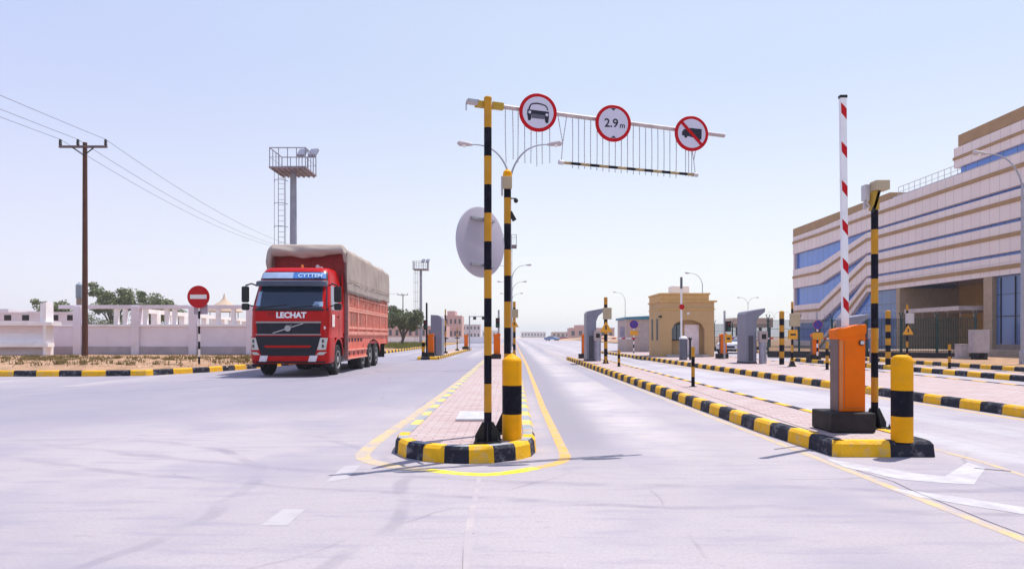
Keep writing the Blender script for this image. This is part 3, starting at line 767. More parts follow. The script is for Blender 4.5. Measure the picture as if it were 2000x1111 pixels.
barrier('large orange barrier cabinet with raised red and white arm, in the right foreground', (4.05,8.10,0.158), 'up', detail=True)

# ------------------------------------------------------------ lorry
TRED = mat('truck_red', (0.43, 0.002, 0.002), 0.30, spec=0.18, var=0.06, scale=2, wear=(0.36,0.03,0.02), wamt=0.3, wscale=3)
TDRED = mat('truck_board_red', (0.30, 0.012, 0.014), 0.5, var=0.15, scale=5)
TPANEL = mat('truck_side_red', (0.66, 0.12, 0.075), 0.5, var=0.14, scale=3, wear=(0.55,0.33,0.26), wamt=0.7, wscale=3)
TSLAT = mat('truck_slat_pink', (0.74, 0.30, 0.22), 0.55, var=0.14, scale=6, wear=(0.60,0.45,0.40), wamt=0.6, wscale=4)
GLS = glassy('windscreen_glass', (0.010, 0.022, 0.045), 0.06)
GLL = glassy('lamp_glass', (0.50, 0.50, 0.46), 0.12)
DGR = mat('dark_grey_plastic', (0.016, 0.017, 0.026), 0.55, var=0.15, spec=0.2)
TARP = mat('canvas_tarpaulin', (0.37, 0.31, 0.275), 0.9, var=0.12, scale=1.3, bump=0.35, bscale=3, wear=(0.35,0.28,0.235), wamt=0.5, wscale=2)
truck = thing('cargo_truck', 'red lorry with beige canvas cover over slatted cargo bed, driving towards the viewer', 'truck', (-7.10, 21.1, 0), R(1.0))
CP = [(0.42,0.03,1.22),(0.50,0.0,1.25),(0.80,-0.03,1.26),(1.25,-0.03,1.26),(1.30,0.0,1.245),(1.90,0.02,1.245),(2.20,0.07,1.24),(2.60,0.24,1.20),(2.95,0.40,1.16),(3.15,0.50,1.13),(3.35,0.62,1.10),(3.50,0.78,1.06),(3.56,0.95,1.0)]
def prof(z):
    for i in range(len(CP)-1):
        if z <= CP[i+1][0]:
            t = max(0, (z-CP[i][0])/(CP[i+1][0]-CP[i][0])); return [CP[i][j]+(CP[i+1][j]-CP[i][j])*t for j in (1,2)]
    return CP[-1][1:]
def fy(x, z):
    y, w = prof(z); r = 0.26; ax = abs(x); y += 0.07*(ax/w)**2
    if ax > w-r: q = min(r, ax-(w-r)); y += r - math.sqrt(max(0, r*r-q*q))
    return y
def ring(z, back):
    y, w = prof(z); xs = [-w+0.0001, -w+0.015,-w+0.05,-w+0.12,-w+0.2,-w+0.3,-0.6,0,0.6,w-0.3,w-0.2,w-0.12,w-0.05,w-0.015, w-0.0001]
    return [(-w, back, z)] + [(x, min(fy(x, z), back-0.01), z) for x in xs] + [(w, back, z)]
mb = MB()
def loft(zs, backf):
    k = len(mb.v); n = None; backs = []
    for z in zs:
        r_ = ring(z, backf(z)); n = len(r_); mb.v.extend(r_)
    for i in range(len(zs)-1):
        for j in range(n):
            j2 = (j+1) % n; mb.f.append((k+i*n+j, k+i*n+j2, k+(i+1)*n+j2, k+(i+1)*n+j)); mb.m.append(0)
    mb.f.append(tuple(k+j for j in range(n))); mb.m.append(0); mb.f.append(tuple(k+(len(zs)-1)*n+j for j in range(n))); mb.m.append(0)
loft([0.42,0.5,0.65,0.8,1.0,1.25], lambda z: 0.86)
loft([1.252,1.3,1.6,1.9,2.2,2.4,2.6,2.8,2.95,3.05,3.15,3.25,3.35,3.43,3.5,3.56], lambda z: 2.12 if z < 3.4 else 2.12-(z-3.4)*1.0)
# wheel arch flare
for sx in (-1,1):
    pts = []
    for i in range(9):
        a_ = PI*i/8; pts.append((1.40-0.62*math.cos(a_), 0.62+0.58*math.sin(a_)))
    for i in range(8):
        q = [pts[i], pts[i+1], (1.40-0.68*math.cos(PI*(i+1)/8), 0.62+0.66*math.sin(PI*(i+1)/8)), (1.40-0.68*math.cos(PI*i/8), 0.62+0.66*math.sin(PI*i/8))]
        mb.prism(q, 'x', sx*0.95, sx*1.262)
mb.box(-1.20,1.20,1.98,2.12,0.9,1.252)
cab = mb.build('cab', TRED, truck, angle=40)
def patch(z0, xl0, xr0, z1, xl1, xr1, off=0.012, nx=14, nz=8, mbx=None, m=0):
    q = mbx or MB(); k = len(q.v)
    for s_ in (0, 1):
        for i in range(nz+1):
            t = i/nz; z = z0+(z1-z0)*t; a_ = xl0+(xl1-xl0)*t; b_ = xr0+(xr1-xr0)*t
            for j in range(nx+1):
                x = a_+(b_-a_)*j/nx; q.v.append((x, fy(x, z)-(off if s_ == 0 else -0.05), z))
    n = nx+1; N_ = n*(nz+1)
    for i in range(nz):
        for j in range(nx):
            a_ = k+i*n+j; q.f.append((a_, a_+1, a_+n+1, a_+n)); q.m.append(m)
    edge = [i for i in range(n)] + [i*n+nx for i in range(1, nz+1)] + [nz*n+j for j in range(nx-1, -1, -1)] + [i*n for i in range(nz-1, 0, -1)]
    for i in range(len(edge)):
        a_, b_ = edge[i], edge[(i+1) % len(edge)]; q.f.append((k+a_, k+b_, k+b_+N_, k+a_+N_)); q.m.append(m)
    return q
patch(2.16,-1.19,1.19, 2.98,-1.10,1.10, 0.010).build('windscreen', GLS, cab)
wf = MB(); patch(2.10,-1.22,1.22, 2.17,-1.20,1.20, 0.022, nz=2, mbx=wf); wf.build('windscreen_seal', BLKM, cab)
PAPREF = mat('paper_and_reflection', (0.25,0.36,0.50), 0.5, var=0.25, scale=8)  # colour shared by the dashboard paper and the painted reflection
patch(2.24,0.72,1.06, 2.40,0.80,1.05, 0.013, nz=3).build('dashboard_paper', PAPREF, cab)
patch(2.26,-1.08,-0.93, 2.72,-1.05,-0.93, 0.013, nz=3).build('windscreen_reflection', PAPREF, cab)  # pale upright strip paints a reflection onto the glass
mb = MB()
for (x0_, x1_, a_) in ((-0.95,-0.05,0.10),(0.05,0.95,0.08)):
    for i in range(8):
        xa = x0_+(x1_-x0_)*i/8; xb = x0_+(x1_-x0_)*(i+1)/8; za = 2.2+a_*i/8; zb = 2.2+a_*(i+1)/8
        mb.bar((xa, fy(xa,za)-0.025, za), (xb, fy(xb,zb)-0.025, zb), 0.015, 0.02)
mb.build('wiper', BLKM, cab, smooth=False)
# sun visor with blue name board above
mb = MB(); k = 0; nx = 16
for i in range(nx+1):
    x = -1.12+2.24*i/nx
    mb.v += [(x, fy(x,2.97)-0.02, 3.10), (x, fy(x,2.9)-0.22, 3.05), (x*1.01, fy(x,2.9)-0.25, 2.90), (x, fy(x,2.9)-0.22, 2.89), (x, fy(x,2.97)-0.0, 3.02)]
for i in range(nx):
    for j in range(4): mb.f.append((i*5+j,(i+1)*5+j,(i+1)*5+j+1,i*5+j+1)); mb.m.append(0)
mb.f.append((0,1,2,3,4)); mb.f.append(tuple(nx*5+j for j in range(5))); mb.m += [0,0]
mb.build('sun_visor', mat('visor_grey', (0.07,0.075,0.11), 0.3, var=0.1), cab)
NB1 = mat('name_board_pale_blue', (0.36,0.46,0.66), 0.35, var=0.15, scale=3); NB2 = mat('name_board_blue', (0.07,0.20,0.52), 0.35, var=0.15, scale=3)
mb = patch(3.13,-1.10,1.09, 3.40,-1.06,1.05, 0.02); mb.build('name_board_frame', DGR, cab)
mb = patch(3.17,-1.05,0.0, 3.37,-1.02,0.0, 0.03); nb = mb.build('name_board', NB1, cab)
mb = patch(3.17,0.005,1.04, 3.37,0.005,1.01, 0.03); nb2 = mb.build('name_board', NB2, cab)
TXB = mat('lettering_pale_blue', (0.55,0.72,0.90), 0.4, var=0.03)
text('lettering', 'CYTTEM', 0.20, TXB, cab, (0.55, fy(0.5,3.27)-0.045, 3.265), rot=(R(60),0,0), bold=0.004, ext=0.006, sx=1.05)
# LECHAT
text('lettering', 'LECHAT', 0.245, WHT, cab, (0.09, fy(0.1,1.96)-0.006, 1.955), rot=(R(88),0,0), bold=0.011, ext=0.006, sx=1.05)
mb = MB()
for (x_, z_) in ((-0.62,1.99),(-0.50,1.99)):
    mb.bar((x_-0.05,fy(x_,z_)-0.005,z_-0.05),(x_,fy(x_,z_)-0.008,z_+0.05),0.02,0.01); mb.bar((x_,fy(x_,z_)-0.008,z_+0.05),(x_+0.05,fy(x_,z_)-0.005,z_-0.05),0.02,0.01)
mb.build('emblem', mat('dark_emblem', (0.10,0.02,0.03), 0.5), cab, smooth=False)
# upper grille with diagonal bar and round badge
patch(1.37,-0.99,0.99, 1.72,-1.02,1.02, 0.012).build('upper_grille', DGR, cab)
mb = MB()
for i in range(14):
    for z_, h_ in ((1.735,0.05),(1.345,0.035)):
        xa = -1.03+2.06*i/14; xb = -1.03+2.06*(i+1)/14
        mb.bar((xa,fy(xa,z_)-0.02,z_),(xb,fy(xb,z_)-0.02,z_),0.035,h_)
mb.build('grille_trim', mat('grille_trim_grey', (0.30,0.26,0.27), 0.3, 0.5), cab, smooth=False)
mb = MB()
for i in range(10):
    xa = -0.48+0.96*i/10; xb = -0.48+0.96*(i+1)/10; za = 1.39+0.31*i/10; zb = 1.39+0.31*(i+1)/10
    mb.bar((xa,fy(xa,za)-0.026,za),(xb,fy(xb,zb)-0.026,zb),0.012,0.035)
mb.build('diagonal_bar', mat('chrome_dark', (0.30,0.30,0.33), 0.25, 0.8), cab, smooth=False)
mb = MB(); mb.lathe([(0.055,0),(0.10,0),(0.10,-0.03),(0.055,-0.03)], 24, c=(0.0,fy(0,1.54)-0.02,1.545), axis='y')
mb.bar((0.065,fy(0,1.6)-0.04,1.61),(0.125,fy(0,1.6)-0.04,1.67),0.02,0.02); mb.build('badge', mat('chrome_dark', (0,0,0)), cab)
# lower dark grille, lamps, bumper
patch(0.67,-0.84,0.84, 1.27,-1.03,1.03, 0.010).build('lower_grille', DGR, cab)
mb = MB()
for i in range(5): patch(0.78+i*0.09,-0.74-i*.03,0.74+i*.03, 0.80+i*0.09,-0.75-i*.03,0.75+i*.03, 0.02, nz=1, mbx=mb)
mb.build('grille_slats', BLKM, cab)
patch(0.93,-0.70,0.70, 1.00,-0.74,0.74, 0.035, nz=2).build('grille_stripe', TRED, cab)
for s_ in (-1, 1):
    a0, a1, b0, b1 = sorted((0.92*s_, 1.17*s_)) + sorted((1.02*s_, 1.22*s_))
    hl = patch(0.86,a0,a1, 1.24,b0,b1, 0.022).build('headlight', GLL, cab)
    mb = MB(); xx = 1.08*s_
    for zz in (1.14, 0.98): mb.lathe([(0.045,-0.006),(0.06,0.0)], 14, c=(xx, fy(xx,zz)-0.024, zz), axis='y')
    mb.build('bulb', mat('bulb_dark', (0.10,0.10,0.11), 0.1, 0.6), hl)
    a0, a1, b0, b1 = sorted((0.88*s_, 1.10*s_)) + sorted((0.98*s_, 1.20*s_))
    patch(0.70,a0,a1, 0.79,b0,b1, 0.02, nz=2).build('daytime_lamp', GLL, cab)
    a0, a1 = sorted((0.66*s_, 0.90*s_))
    sh = 0.06*1
    patch(0.49,a0-0.03,a1-0.03, 0.68,a0+0.03,a1+0.03, 0.02, nz=2).build('fog_lamp', mat('fog_lamp_glass', (0.66,0.63,0.68), 0.15), cab)
patch(0.44,-1.15,1.15, 0.50,-1.15,1.15, 0.015, nz=1).build('bumper_lip', BLKM, cab)
patch(1.262,-1.22,1.22, 1.29,-1.22,1.22, 0.006, nz=1).build('panel_gap', BLKM, cab)
# doors, side window, steps, mirrors
for s_ in (-1, 1):
    mb = MB(); w_ = lambda z: prof(z)[1]
    xo = lambda z, e: s_*(w_(z)+e)
    zs = [2.15,2.35,2.6,2.85,2.95]
    for i in range(4):
        za, zb = zs[i], zs[i+1]
        ya = max(0.52, 0.40+(za-2.15)*0.42); yb = max(0.52, 0.40+(zb-2.15)*0.42)
        mb.add([(xo(za,0.006),ya,za),(xo(za,0.006),1.42,za),(xo(zb,0.006),1.42,zb),(xo(zb,0.006),yb,zb)], [(0,1,2,3)])
    mb.build('side_window', GLS if s_ < 0 else glassy('side_glass', (0.16,0.17,0.24), 0.08), cab, smooth=False)
    mb = MB()
    for y_ in (0.40, 1.50): mb.box(*sorted((s_*1.246, s_*1.252)), y_, y_+0.014, 1.3, 2.12)
    mb.build('door_seam', BLKM, cab, smooth=False)
    mb = MB(); mb.box(*sorted((s_*1.25, s_*1.285)), 1.28, 1.44, 1.92, 1.96); mb.build('door_handle', BLKM, cab, smooth=False, bevel=0.008)
    mb = MB(); mb.box(*sorted((s_*1.0, s_*1.27)), 0.40, 0.70, 0.30, 0.40); mb.build('step', DGR, cab, smooth=False)
    # mirror: two housings on arms
    mx = s_*1.48
    mr = MB(); mr.box(mx-0.12, mx+0.12, 0.30, 0.42, 2.38, 2.90); mr.box(mx-0.11, mx+0.13, 0.28, 0.42, 2.13, 2.35)
    mo = mr.build('mirror', BLKM, cab, smooth=False, bevel=0.05)
    mr = MB(); mr.tube([(s_*1.16,0.50,2.93),(s_*1.30,0.40,2.99),(mx,0.36,2.92)], 0.024, 8); mr.tube([(s_*1.22,0.42,2.25),(mx,0.38,2.33)], 0.02, 8); mr.build('mirror_arm', BLKM, mo)
mb = MB(); mb.box(1.262,1.266,0.52,0.86,1.60,2.00); mb.build('door_sticker', mat('sticker', (0.75,0.62,0.60), 0.5, var=0.2, scale=9), cab, smooth=False)
mb = MB(); mb.lathe([(0.05,-0.004),(0.05,0)], 14, c=(1.12, fy(1.12,1.56)-0.002, 1.56), axis='y'); mb.build('round_sticker', mat('sticker', (0,0,0)), cab)
mb = MB(); mb.lathe([(0.05,0),(0.05,0.05),(0.04,0.12),(0.001,0.14)], 12, c=(0.08,1.25,3.55)); mb.build('beacon', mat('amber', (0.8,0.22,0.03), 0.2), cab)
mb = MB(); mb.tube([(0.72,1.1,3.57),(0.72,1.35,3.60)], [0.05,0.02], 10); mb.tube([(0.66,1.05,3.6),(0.66,1.0,3.6)],[0.05,0.065],10); mb.build('air_horn', GALVL, cab)
# roof side fairings
mb = MB()
for s_ in (-1,1): mb.prism([(2.10,1.4),(2.30,1.4),(2.30,3.1),(2.10,3.45)], 'x', s_*1.18, s_*1.24)
mb.build('side_fairing', TRED, cab, smooth=False, bevel=0.01)
# chassis, cargo body
YB0, YB1, BW = 2.42, 10.85, 1.31
mb = MB(); mb.box(-0.45,-0.35,0.9,10.6,0.62,0.92); mb.box(0.35,0.45,0.9,10.6,0.62,0.92)
for y_ in (1.4,5.3,6.75,8.1): mb.tube([(-1.0,y_,0.51),(1.0,y_,0.51)], 0.09, 10)
mb.build('chassis', BLKM, truck, smooth=False)
for s_ in (-1,1):
    mb = MB(); mb.tube([(s_*0.85,3.1,0.62),(s_*0.85,4.3,0.62)], 0.27, 18); mb.build('fuel_tank', GALVL, truck)
mb = MB(); mb.box(-BW+0.06,BW-0.06,YB0+0.05,YB1-0.05,0.98,1.10); mb.build('cargo_floor', TDRED, truck, smooth=False)
mb = MB(); mb.box(-BW+0.03,BW-0.03,YB0,YB0+0.05,1.0,4.25)
for i in range(9): mb.box(-BW+0.06,BW-0.06,YB0-0.02,YB0-0.001,3.20+i*0.12,3.215+i*0.12)
for x_ in (-0.8,0,0.8): mb.box(x_-0.03,x_+0.03,YB0-0.03,YB0-0.021,1.1,4.2)
mb.build('headboard', TDRED, truck, smooth=False)
def side(s_):
    xo = s_*BW
    mb = MB()
    # inner panel with lower skirt cut round the wheels
    xi = sorted((xo-s_*0.055, xo-s_*0.03))
    mb.box(*xi, YB0+0.03, YB1, 1.36, 2.95)
    mb.box(*xi, YB0+0.03, 5.95, 0.46, 1.36); mb.box(*xi, 9.05, YB1, 0.95, 1.36)
    for i in range(9):
        a0 = PI*i/9; a1 = PI*(i+1)/9
        q = [(7.5-1.55*math.cos(a0), 0.62+0.55*math.sin(a0)), (7.5-1.55*math.cos(a1), 0.62+0.55*math.sin(a1)), (7.5-1.55*math.cos(a1), 1.36), (7.5-1.55*math.cos(a0), 1.36)]
        mb.prism(q, 'x', xi[0], xi[1])
    pn = mb.build('side_panel', TPANEL, truck, smooth=False)
    mb = MB()
    n = 38
    xs = sorted((xo-s_*0.029, xo+s_*0.002))
    for i in range(n):
        y_ = YB0+0.12+(YB1-YB0-0.2)*i/(n-1)
        if i % 7 == 0: continue
        for (za, zb) in ((1.62,2.16),(2.26,2.95)): mb.box(*xs, y_-0.03, y_+0.03, za, zb)
    mb.build('slats', TSLAT, truck, smooth=False)
    mb = MB(); xr = sorted((xo-s_*0.028, xo+s_*0.022))
    for z_, h_ in ((2.72,0.05),(2.22,0.07),(2.30,0.05),(1.60,0.08),(1.42,0.10),(1.36,0.04)): mb.box(*xr, YB0, YB1, z_-h_/2, z_+h_/2)
    for z_ in (0.80, 0.50): mb.box(*xr, YB0, 5.93, z_-0.025, z_+0.025)
    mb.build('side_rail', TSLAT, truck, smooth=False)
    mb = MB(); xp = sorted((xo-s_*0.05, xo+s_*0.035))
    for i in range(0, 38, 7):
        y_ = YB0+0.12+(YB1-YB0-0.2)*i/37; mb.box(*xp, y_-0.035, y_+0.035, 1.37, 3.6)
    mb.build('side_post', TSLAT, truck, smooth=False)
    mb = MB(); xd = sorted((xo-s_*0.0295, xo-s_*0.020))
    for i in range(4): mb.box(*xd, 3.05+i*0.5, 3.30+i*0.5, 1.66, 2.14)
    for i in range(5): mb.box(*xd, 2.7+i*0.52, 2.98+i*0.52, 1.10, 1.22)
    for i in range(4): mb.box(*xd, 2.8+i*0.75, 2.95+i*0.75, 0.60, 0.72)
    mb.build('opening', mat('dark_opening', (0.03,0.02,0.025), 0.8), truck, smooth=False)
for s_ in (-1,1): side(s_)
mb = MB()
for s_ in (-1,1): mb.box(*sorted((s_*(BW+0.036), s_*(BW-0.08))), YB0-0.04, YB0+0.05, 0.46, 4.3)
mb.build('corner_post', mat('corner_post_paint', (0.30,0.16,0.15), 0.5, var=0.2, scale=6), truck, smooth=False)
mb = MB(); mb.box(-BW,BW,YB1,YB1+0.06,0.9,3.9); mb.build('tailboard', TPANEL, truck, smooth=False)
# canvas: cross-section over the hoops, swept along the bed, with creases
def tarp():
    w_, zt = BW+0.06, 4.42; sec = []
    zs_side = 2.80
    for i in range(11): sec.append((-w_, zs_side+(4.16-zs_side)*i/10))
    for i in range(1,8): a_ = PI/2*i/8; sec.append((-w_+0.22*(1-math.cos(a_)), 4.16+0.22*math.sin(a_)))
    for i in range(0,13): x_ = (-w_+0.22)+(2*w_-0.44)*i/12; sec.append((x_, 4.38+0.06*math.cos(x_/w_*1.4)))
    for i in range(7,0,-1): a_ = PI/2*i/8; sec.append((w_-0.22*(1-math.cos(a_)), 4.16+0.22*math.sin(a_)))
    for i in range(10,-1,-1): sec.append((w_, zs_side+(4.16-zs_side)*i/10))
    ny = 90; mb = MB(); n = len(sec)
    for j in range(ny+1):
        y_ = YB0-0.30+(YB1-YB0+0.38)*j/ny
        for i, (x_, z_) in enumerate(sec):
            s_ = 1 if x_ > 0 else -1
            fold = 0.03*noise.noise(Vector((y_*9, z_*2.5, s_*7))) + 0.045*noise.noise(Vector((y_*3.2, z_*0.7, s_*4))) + 0.02*math.sin(y_*14+z_*1.5)*max(0,(3.9-z_))*0.8
            sag = 0.05*noise.noise(Vector((y_*1.2, x_*1.2, 9))) - 0.03*abs(math.sin((y_-YB0)*PI/1.4)) if z_ > 4.2 else 0
            hoop = 0.02*math.cos((y_-YB0)*2*PI/1.4)
            xx, zz = x_, z_
            if abs(x_) > w_-0.01: xx = x_ + s_*(fold*0.8+0.012)
            else: xx = x_*(1+0.0*fold); zz = z_+sag+fold*0.3+hoop*0.5
            if i in (0, n-1): zz = z_ + 0.05*noise.noise(Vector((y_*1.1, 3, s_))) + (0.10 if y_ > 8.5 else 0)
            if y_ > YB1-0.2: zz -= 0.02
            rise = 0.05*(1-(y_-YB0)/9) if z_ > 3.9 else 0
            mb.v.append((xx, y_, zz+rise))
    for j in range(ny):
        for i in range(n-1): mb.f.append((j*n+i, j*n+i+1, (j+1)*n+i+1, (j+1)*n+i)); mb.m.append(0)
    # hanging front flap, rolled and creased
    k = len(mb.v); nx = 60; nzv = 10
    y0 = YB0-0.30
    for i in range(nx+1):
        x_ = -w_+2*w_*i/nx; u = (x_+w_)/(2*w_)
        ztop = 4.44+0.05 - max(0, abs(x_)-(w_-0.22))**2*4.0
        zbot = 4.10 - 0.10*(1-u) + 0.05*math.sin(u*9)+0.03*noise.noise(Vector((x_*3,0,0)))
        if u < 0.06: zbot = 3.55
        if u > 0.96: zbot = 3.85
        for j in range(nzv+1):
            t = j/nzv; z_ = ztop+(zbot-ztop)*t
            y_ = y0 - 0.16*math.sin(t*PI*0.9) + 0.06*noise.noise(Vector((x_*1.4, z_*6+x_*1.2, 2))) + 0.05*t*0
            mb.v.append((x_*(1+0.01*math.sin(t*PI)), y_, z_))
    for i in range(nx):
        for j in range(nzv):
            a_ = k+i*(nzv+1)+j; mb.f.append((a_, a_+1, a_+nzv+2, a_+nzv+1)); mb.m.append(0)
    o = mb.build('canvas_cover', TARP, truck, angle=60)
    sd = o.modifiers.new('thickness', 'SOLIDIFY'); sd.thickness = 0.02; sd.offset = -1
    mb = MB()
    for i in range(12):
        y_ = YB0+0.3+i*0.72
        for s_ in (-1,1): mb.tube([(s_*(w_+0.03), y_, 2.85),(s_*(BW+0.03), y_+0.02, 2.35)], 0.008, 5)
    mb.tube([(w_+0.045, YB0-0.2, 3.28),(w_+0.05, 6.0, 3.26),(w_+0.045, YB1, 3.30)], 0.010, 6)
    mb.build('rope', mat('rope', (0.30,0.24,0.2), 0.9), truck)
tarp()
mb = MB(); mb.box(-1.2,1.2,YB1-0.25,YB1-0.23,0.30,0.95); mb.build('mud_flap', RUB, truck, smooth=False)
def wheel(x_, y_, s_, dual=False):
    w = thing('wheel', None, None, (x_, y_, 0.51)); w.parent = truck
    mb = MB(); W_ = 0.30 if not dual else 0.52; r = 0.51
    mb.lathe([(0.30,-W_/2+0.01),(0.36,-W_/2),(r-0.05,-W_/2),(r-0.01,-W_/2+0.03),(r,-W_/2+0.06),(r,W_/2-0.06),(r-0.01,W_/2-0.03),(r-0.05,W_/2),(0.36,W_/2),(0.30,W_/2-0.01)], 40, axis='x'); mb.build('tyre', RUB, w, angle=30)
    mb = MB(); e_ = s_*W_/2
    mb.lathe([(0.295,e_*0.90),(0.305,e_*0.995),(0.27,e_*0.97),(0.25,e_*0.6),(0.17,e_*0.5),(0.15,e_*0.75),(0.10,e_*0.98),(0.001,e_*1.0)], 28, axis='x')
    for i in range(10):
        a_ = 2*PI*i/10; mb.lathe([(0.014,e_*0.5),(0.014,e_*0.62)], 6, c=(0,0.20*math.cos(a_),0.20*math.sin(a_)), axis='x')
    mb.build('rim', mat('rim_steel', (0.45,0.44,0.46), 0.4, 0.5, var=0.2, scale=6), w)
    return w
for s_ in (-1,1):
    wheel(s_*1.09, 1.40, s_)
    for y_ in (5.30, 6.75, 8.10): wheel(s_*1.02, y_, s_, True)
mb = MB()
for s_ in (-1,1):
    pts = [(1.40-0.61*math.cos(PI*i/8), 0.60+0.60*math.sin(PI*i/8)) for i in range(9)]
    for i in range(8):
        q = [pts[i], pts[i+1], (pts[i+1][0], pts[i+1][1]+0.02), (pts[i][0], pts[i][1]+0.02)]
        mb.prism(q, 'x', s_*0.85, s_*1.24)
mb.build('wheel_arch_liner', BLKM, truck, smooth=False)

# ------------------------------------------------------------ office building on the right (facade runs along the road at x = 32)
def clad_material():
    m = bpy.data.materials.new('stone_cladding'); m.use_nodes = True
    t = m.node_tree; N = t.nodes; L = t.links; b = N['Principled BSDF']; b.inputs['Roughness'].default_value = 0.7
    tc = N.new('ShaderNodeTexCoord'); mp = N.new('ShaderNodeMapping'); mp.inputs['Rotation'].default_value = (0, R(-90), R(-90))
    sep = N.new('ShaderNodeSeparateXYZ'); L.new(tc.outputs['Object'], sep.inputs[0])
    cmb = N.new('ShaderNodeCombineXYZ'); L.new(sep.outputs[1], cmb.inputs[0]); L.new(sep.outputs[2], cmb.inputs[1])
    br = N.new('ShaderNodeTexBrick'); br.offset = 0; L.new(cmb.outputs[0], br.inputs['Vector'])
    br.inputs['Color1'].default_value = (0.84, 0.73, 0.69, 1); br.inputs['Color2'].default_value = (0.79, 0.68, 0.645, 1); br.inputs['Mortar'].default_value = (0.62, 0.52, 0.51, 1)
    br.inputs['Scale'].default_value = 1; br.inputs['Brick Width'].default_value = 0.9; br.inputs['Row Height'].default_value = 6.0; br.inputs['Mortar Size'].default_value = 0.03
    n = N.new('ShaderNodeTexNoise'); n.inputs['Scale'].default_value = 0.8; n.inputs['Detail'].default_value = 6; L.new(tc.outputs['Object'], n.inputs[0])
    mx = N.new('ShaderNodeMixRGB'); mx.blend_type = 'MULTIPLY'; mx.inputs[0].default_value = 0.06; L.new(br.outputs[0], mx.inputs[1]); L.new(n.outputs['Color'], mx.inputs[2])
    L.new(mx.outputs[0], b.inputs['Base Color']); return m
CLAD = clad_material()
TAN = mat('tan_stone', (0.38, 0.235, 0.115), 0.75, var=0.1, scale=1.5, wear=(0.30,0.18,0.09), wamt=0.4, wscale=0.8)
TAN2 = mat('brown_stone', (0.46, 0.24, 0.07), 0.75, var=0.15, scale=0.8)
def window_mat(name, col, rough=0.08, fr=1.2):
    m = bpy.data.materials.new(name); m.use_nodes = True
    t = m.node_tree; N = t.nodes; L = t.links; b = N['Principled BSDF']; b.inputs['Roughness'].default_value = rough
    b.inputs['Specular IOR Level'].default_value = 0.8
    tc = N.new('ShaderNodeTexCoord'); sep = N.new('ShaderNodeSeparateXYZ'); L.new(tc.outputs['Object'], sep.inputs[0])
    cmb = N.new('ShaderNodeCombineXYZ'); L.new(sep.outputs[1], cmb.inputs[0]); L.new(sep.outputs[2], cmb.inputs[1])
    br = N.new('ShaderNodeTexBrick'); br.offset = 0; L.new(cmb.outputs[0], br.inputs['Vector'])
    br.inputs['Color1'].default_value = (*col, 1); br.inputs['Color2'].default_value = (col[0]*1.25, col[1]*1.2, col[2]*1.12, 1); br.inputs['Mortar'].default_value = (col[0]*.5, col[1]*.5, col[2]*.45, 1)
    br.inputs['Scale'].default_value = 1; br.inputs['Brick Width'].default_value = fr; br.inputs['Row Height'].default_value = 4.0; br.inputs['Mortar Size'].default_value = 0.04
    L.new(br.outputs[0], b.inputs['Base Color']); return m
BGL = window_mat('blue_glazing', (0.045, 0.16, 0.56))
BGD = window_mat('dark_blue_glazing', (0.06, 0.12, 0.30), fr=1.4)
bd = thing('office_building', 'large modern office building with banded stone cladding and blue strip windows', 'building', (32.0, 0, 0))
YA, YK, YS, YE = 75.0, 68.5, 59.4, 26.0
XS = 0.0
def fband(mb, la, lb, ra, rb, x0, x1, m=0):
    """horizontal band on the facade: z la..lb left of the kink, ra..rb right of it"""
    secs = [(YA, la, lb), (YK, la, lb), (YS, ra, rb), (YE, ra, rb)]
    for i in range(3):
        (y0, a0, b0), (y1, a1, b1) = secs[i], secs[i+1]
        if a0 < -0.1: a0 = a0
        v = [(x0,y0,a0),(x0,y0,b0),(x0,y1,b1),(x0,y1,a1),(x1,y0,a0),(x1,y0,b0),(x1,y1,b1),(x1,y1,a1)]
        mb.add(v, [(0,1,2,3),(7,6,5,4),(0,4,5,1),(1,5,6,2),(2,6,7,3),(3,7,4,0)], m)
# glazed core
mb = MB(); mb.box(0.0, 24, YS+0.0, YA-0.3, 0, 12.5); mb.box(0.0, 24, 54.9, YS-0.003, 0, 12.5); mb.box(0.0, 24, YE, 54.897, 5.35, 12.5)
mb.box(0.0,24, YE, 44.2, 0, 5.347)
mb.build('window', BGL, bd, smooth=False)
pales = [((10.5,12.4),(10.72,12.72)), ((6.65,8.72),(8.70,10.48)), ((2.7,4.7),(6.65,8.45)), ((-1.2,0.8),(5.22,6.42))]
for (l, r) in pales:
    mb = MB(); fband(mb, l[0], l[1], r[0], r[1], -0.35, -0.003); mb.build('cladding', CLAD, bd, smooth=False)
for (lz, rz_) in ((11.75,11.90),(7.85,9.85),(4.0,7.72),(0.1,5.72)):
    mb = MB(); fband(mb, lz-0.12, lz+0.14, rz_-0.13, rz_+0.13, -0.43, -0.353); mb.build('stone_band', TAN, bd, smooth=False)
for y_ in range(0):
    pass
mb = MB(); mb.box(-0.25, 8, 55.9, YA, 12.4, 13.35); mb.box(-0.25,8,YA,YA+0.2,12.0,13.35); mb.build('parapet', TAN, bd, smooth=False)
mb = MB(); mb.box(-0.1, 24, YE, 55.8, 12.72, 12.9); mb.build('roof', mat('roof_grey', (0.42,0.42,0.47), 0.7), bd, smooth=False)
mb = MB(); mb.tube([(0.3,55.6,13.7),(0.3,47.4,13.7)],0.03,6); mb.tube([(0.3,55.6,13.3),(0.3,47.4,13.3)],0.02,6)
for i in range(12): y_ = 47.5+i*0.74; mb.tube([(0.3,y_,12.9),(0.3,y_,13.7)],0.025,6)
mb.build('roof_railing', GALVL, bd)
mb = MB(); mb.box(-0.1, 20, YE, 47.3, 12.9, 15.0); mb.build('upper_window', BGL, bd, smooth=False)
mb = MB(); mb.box(-0.30, 20.2, YE-.2, 47.75, 13.28, 14.70); mb.box(-0.18,20.1,YE-.1,47.5,14.701,14.75); mb.build('upper_cladding', CLAD, bd, smooth=False)
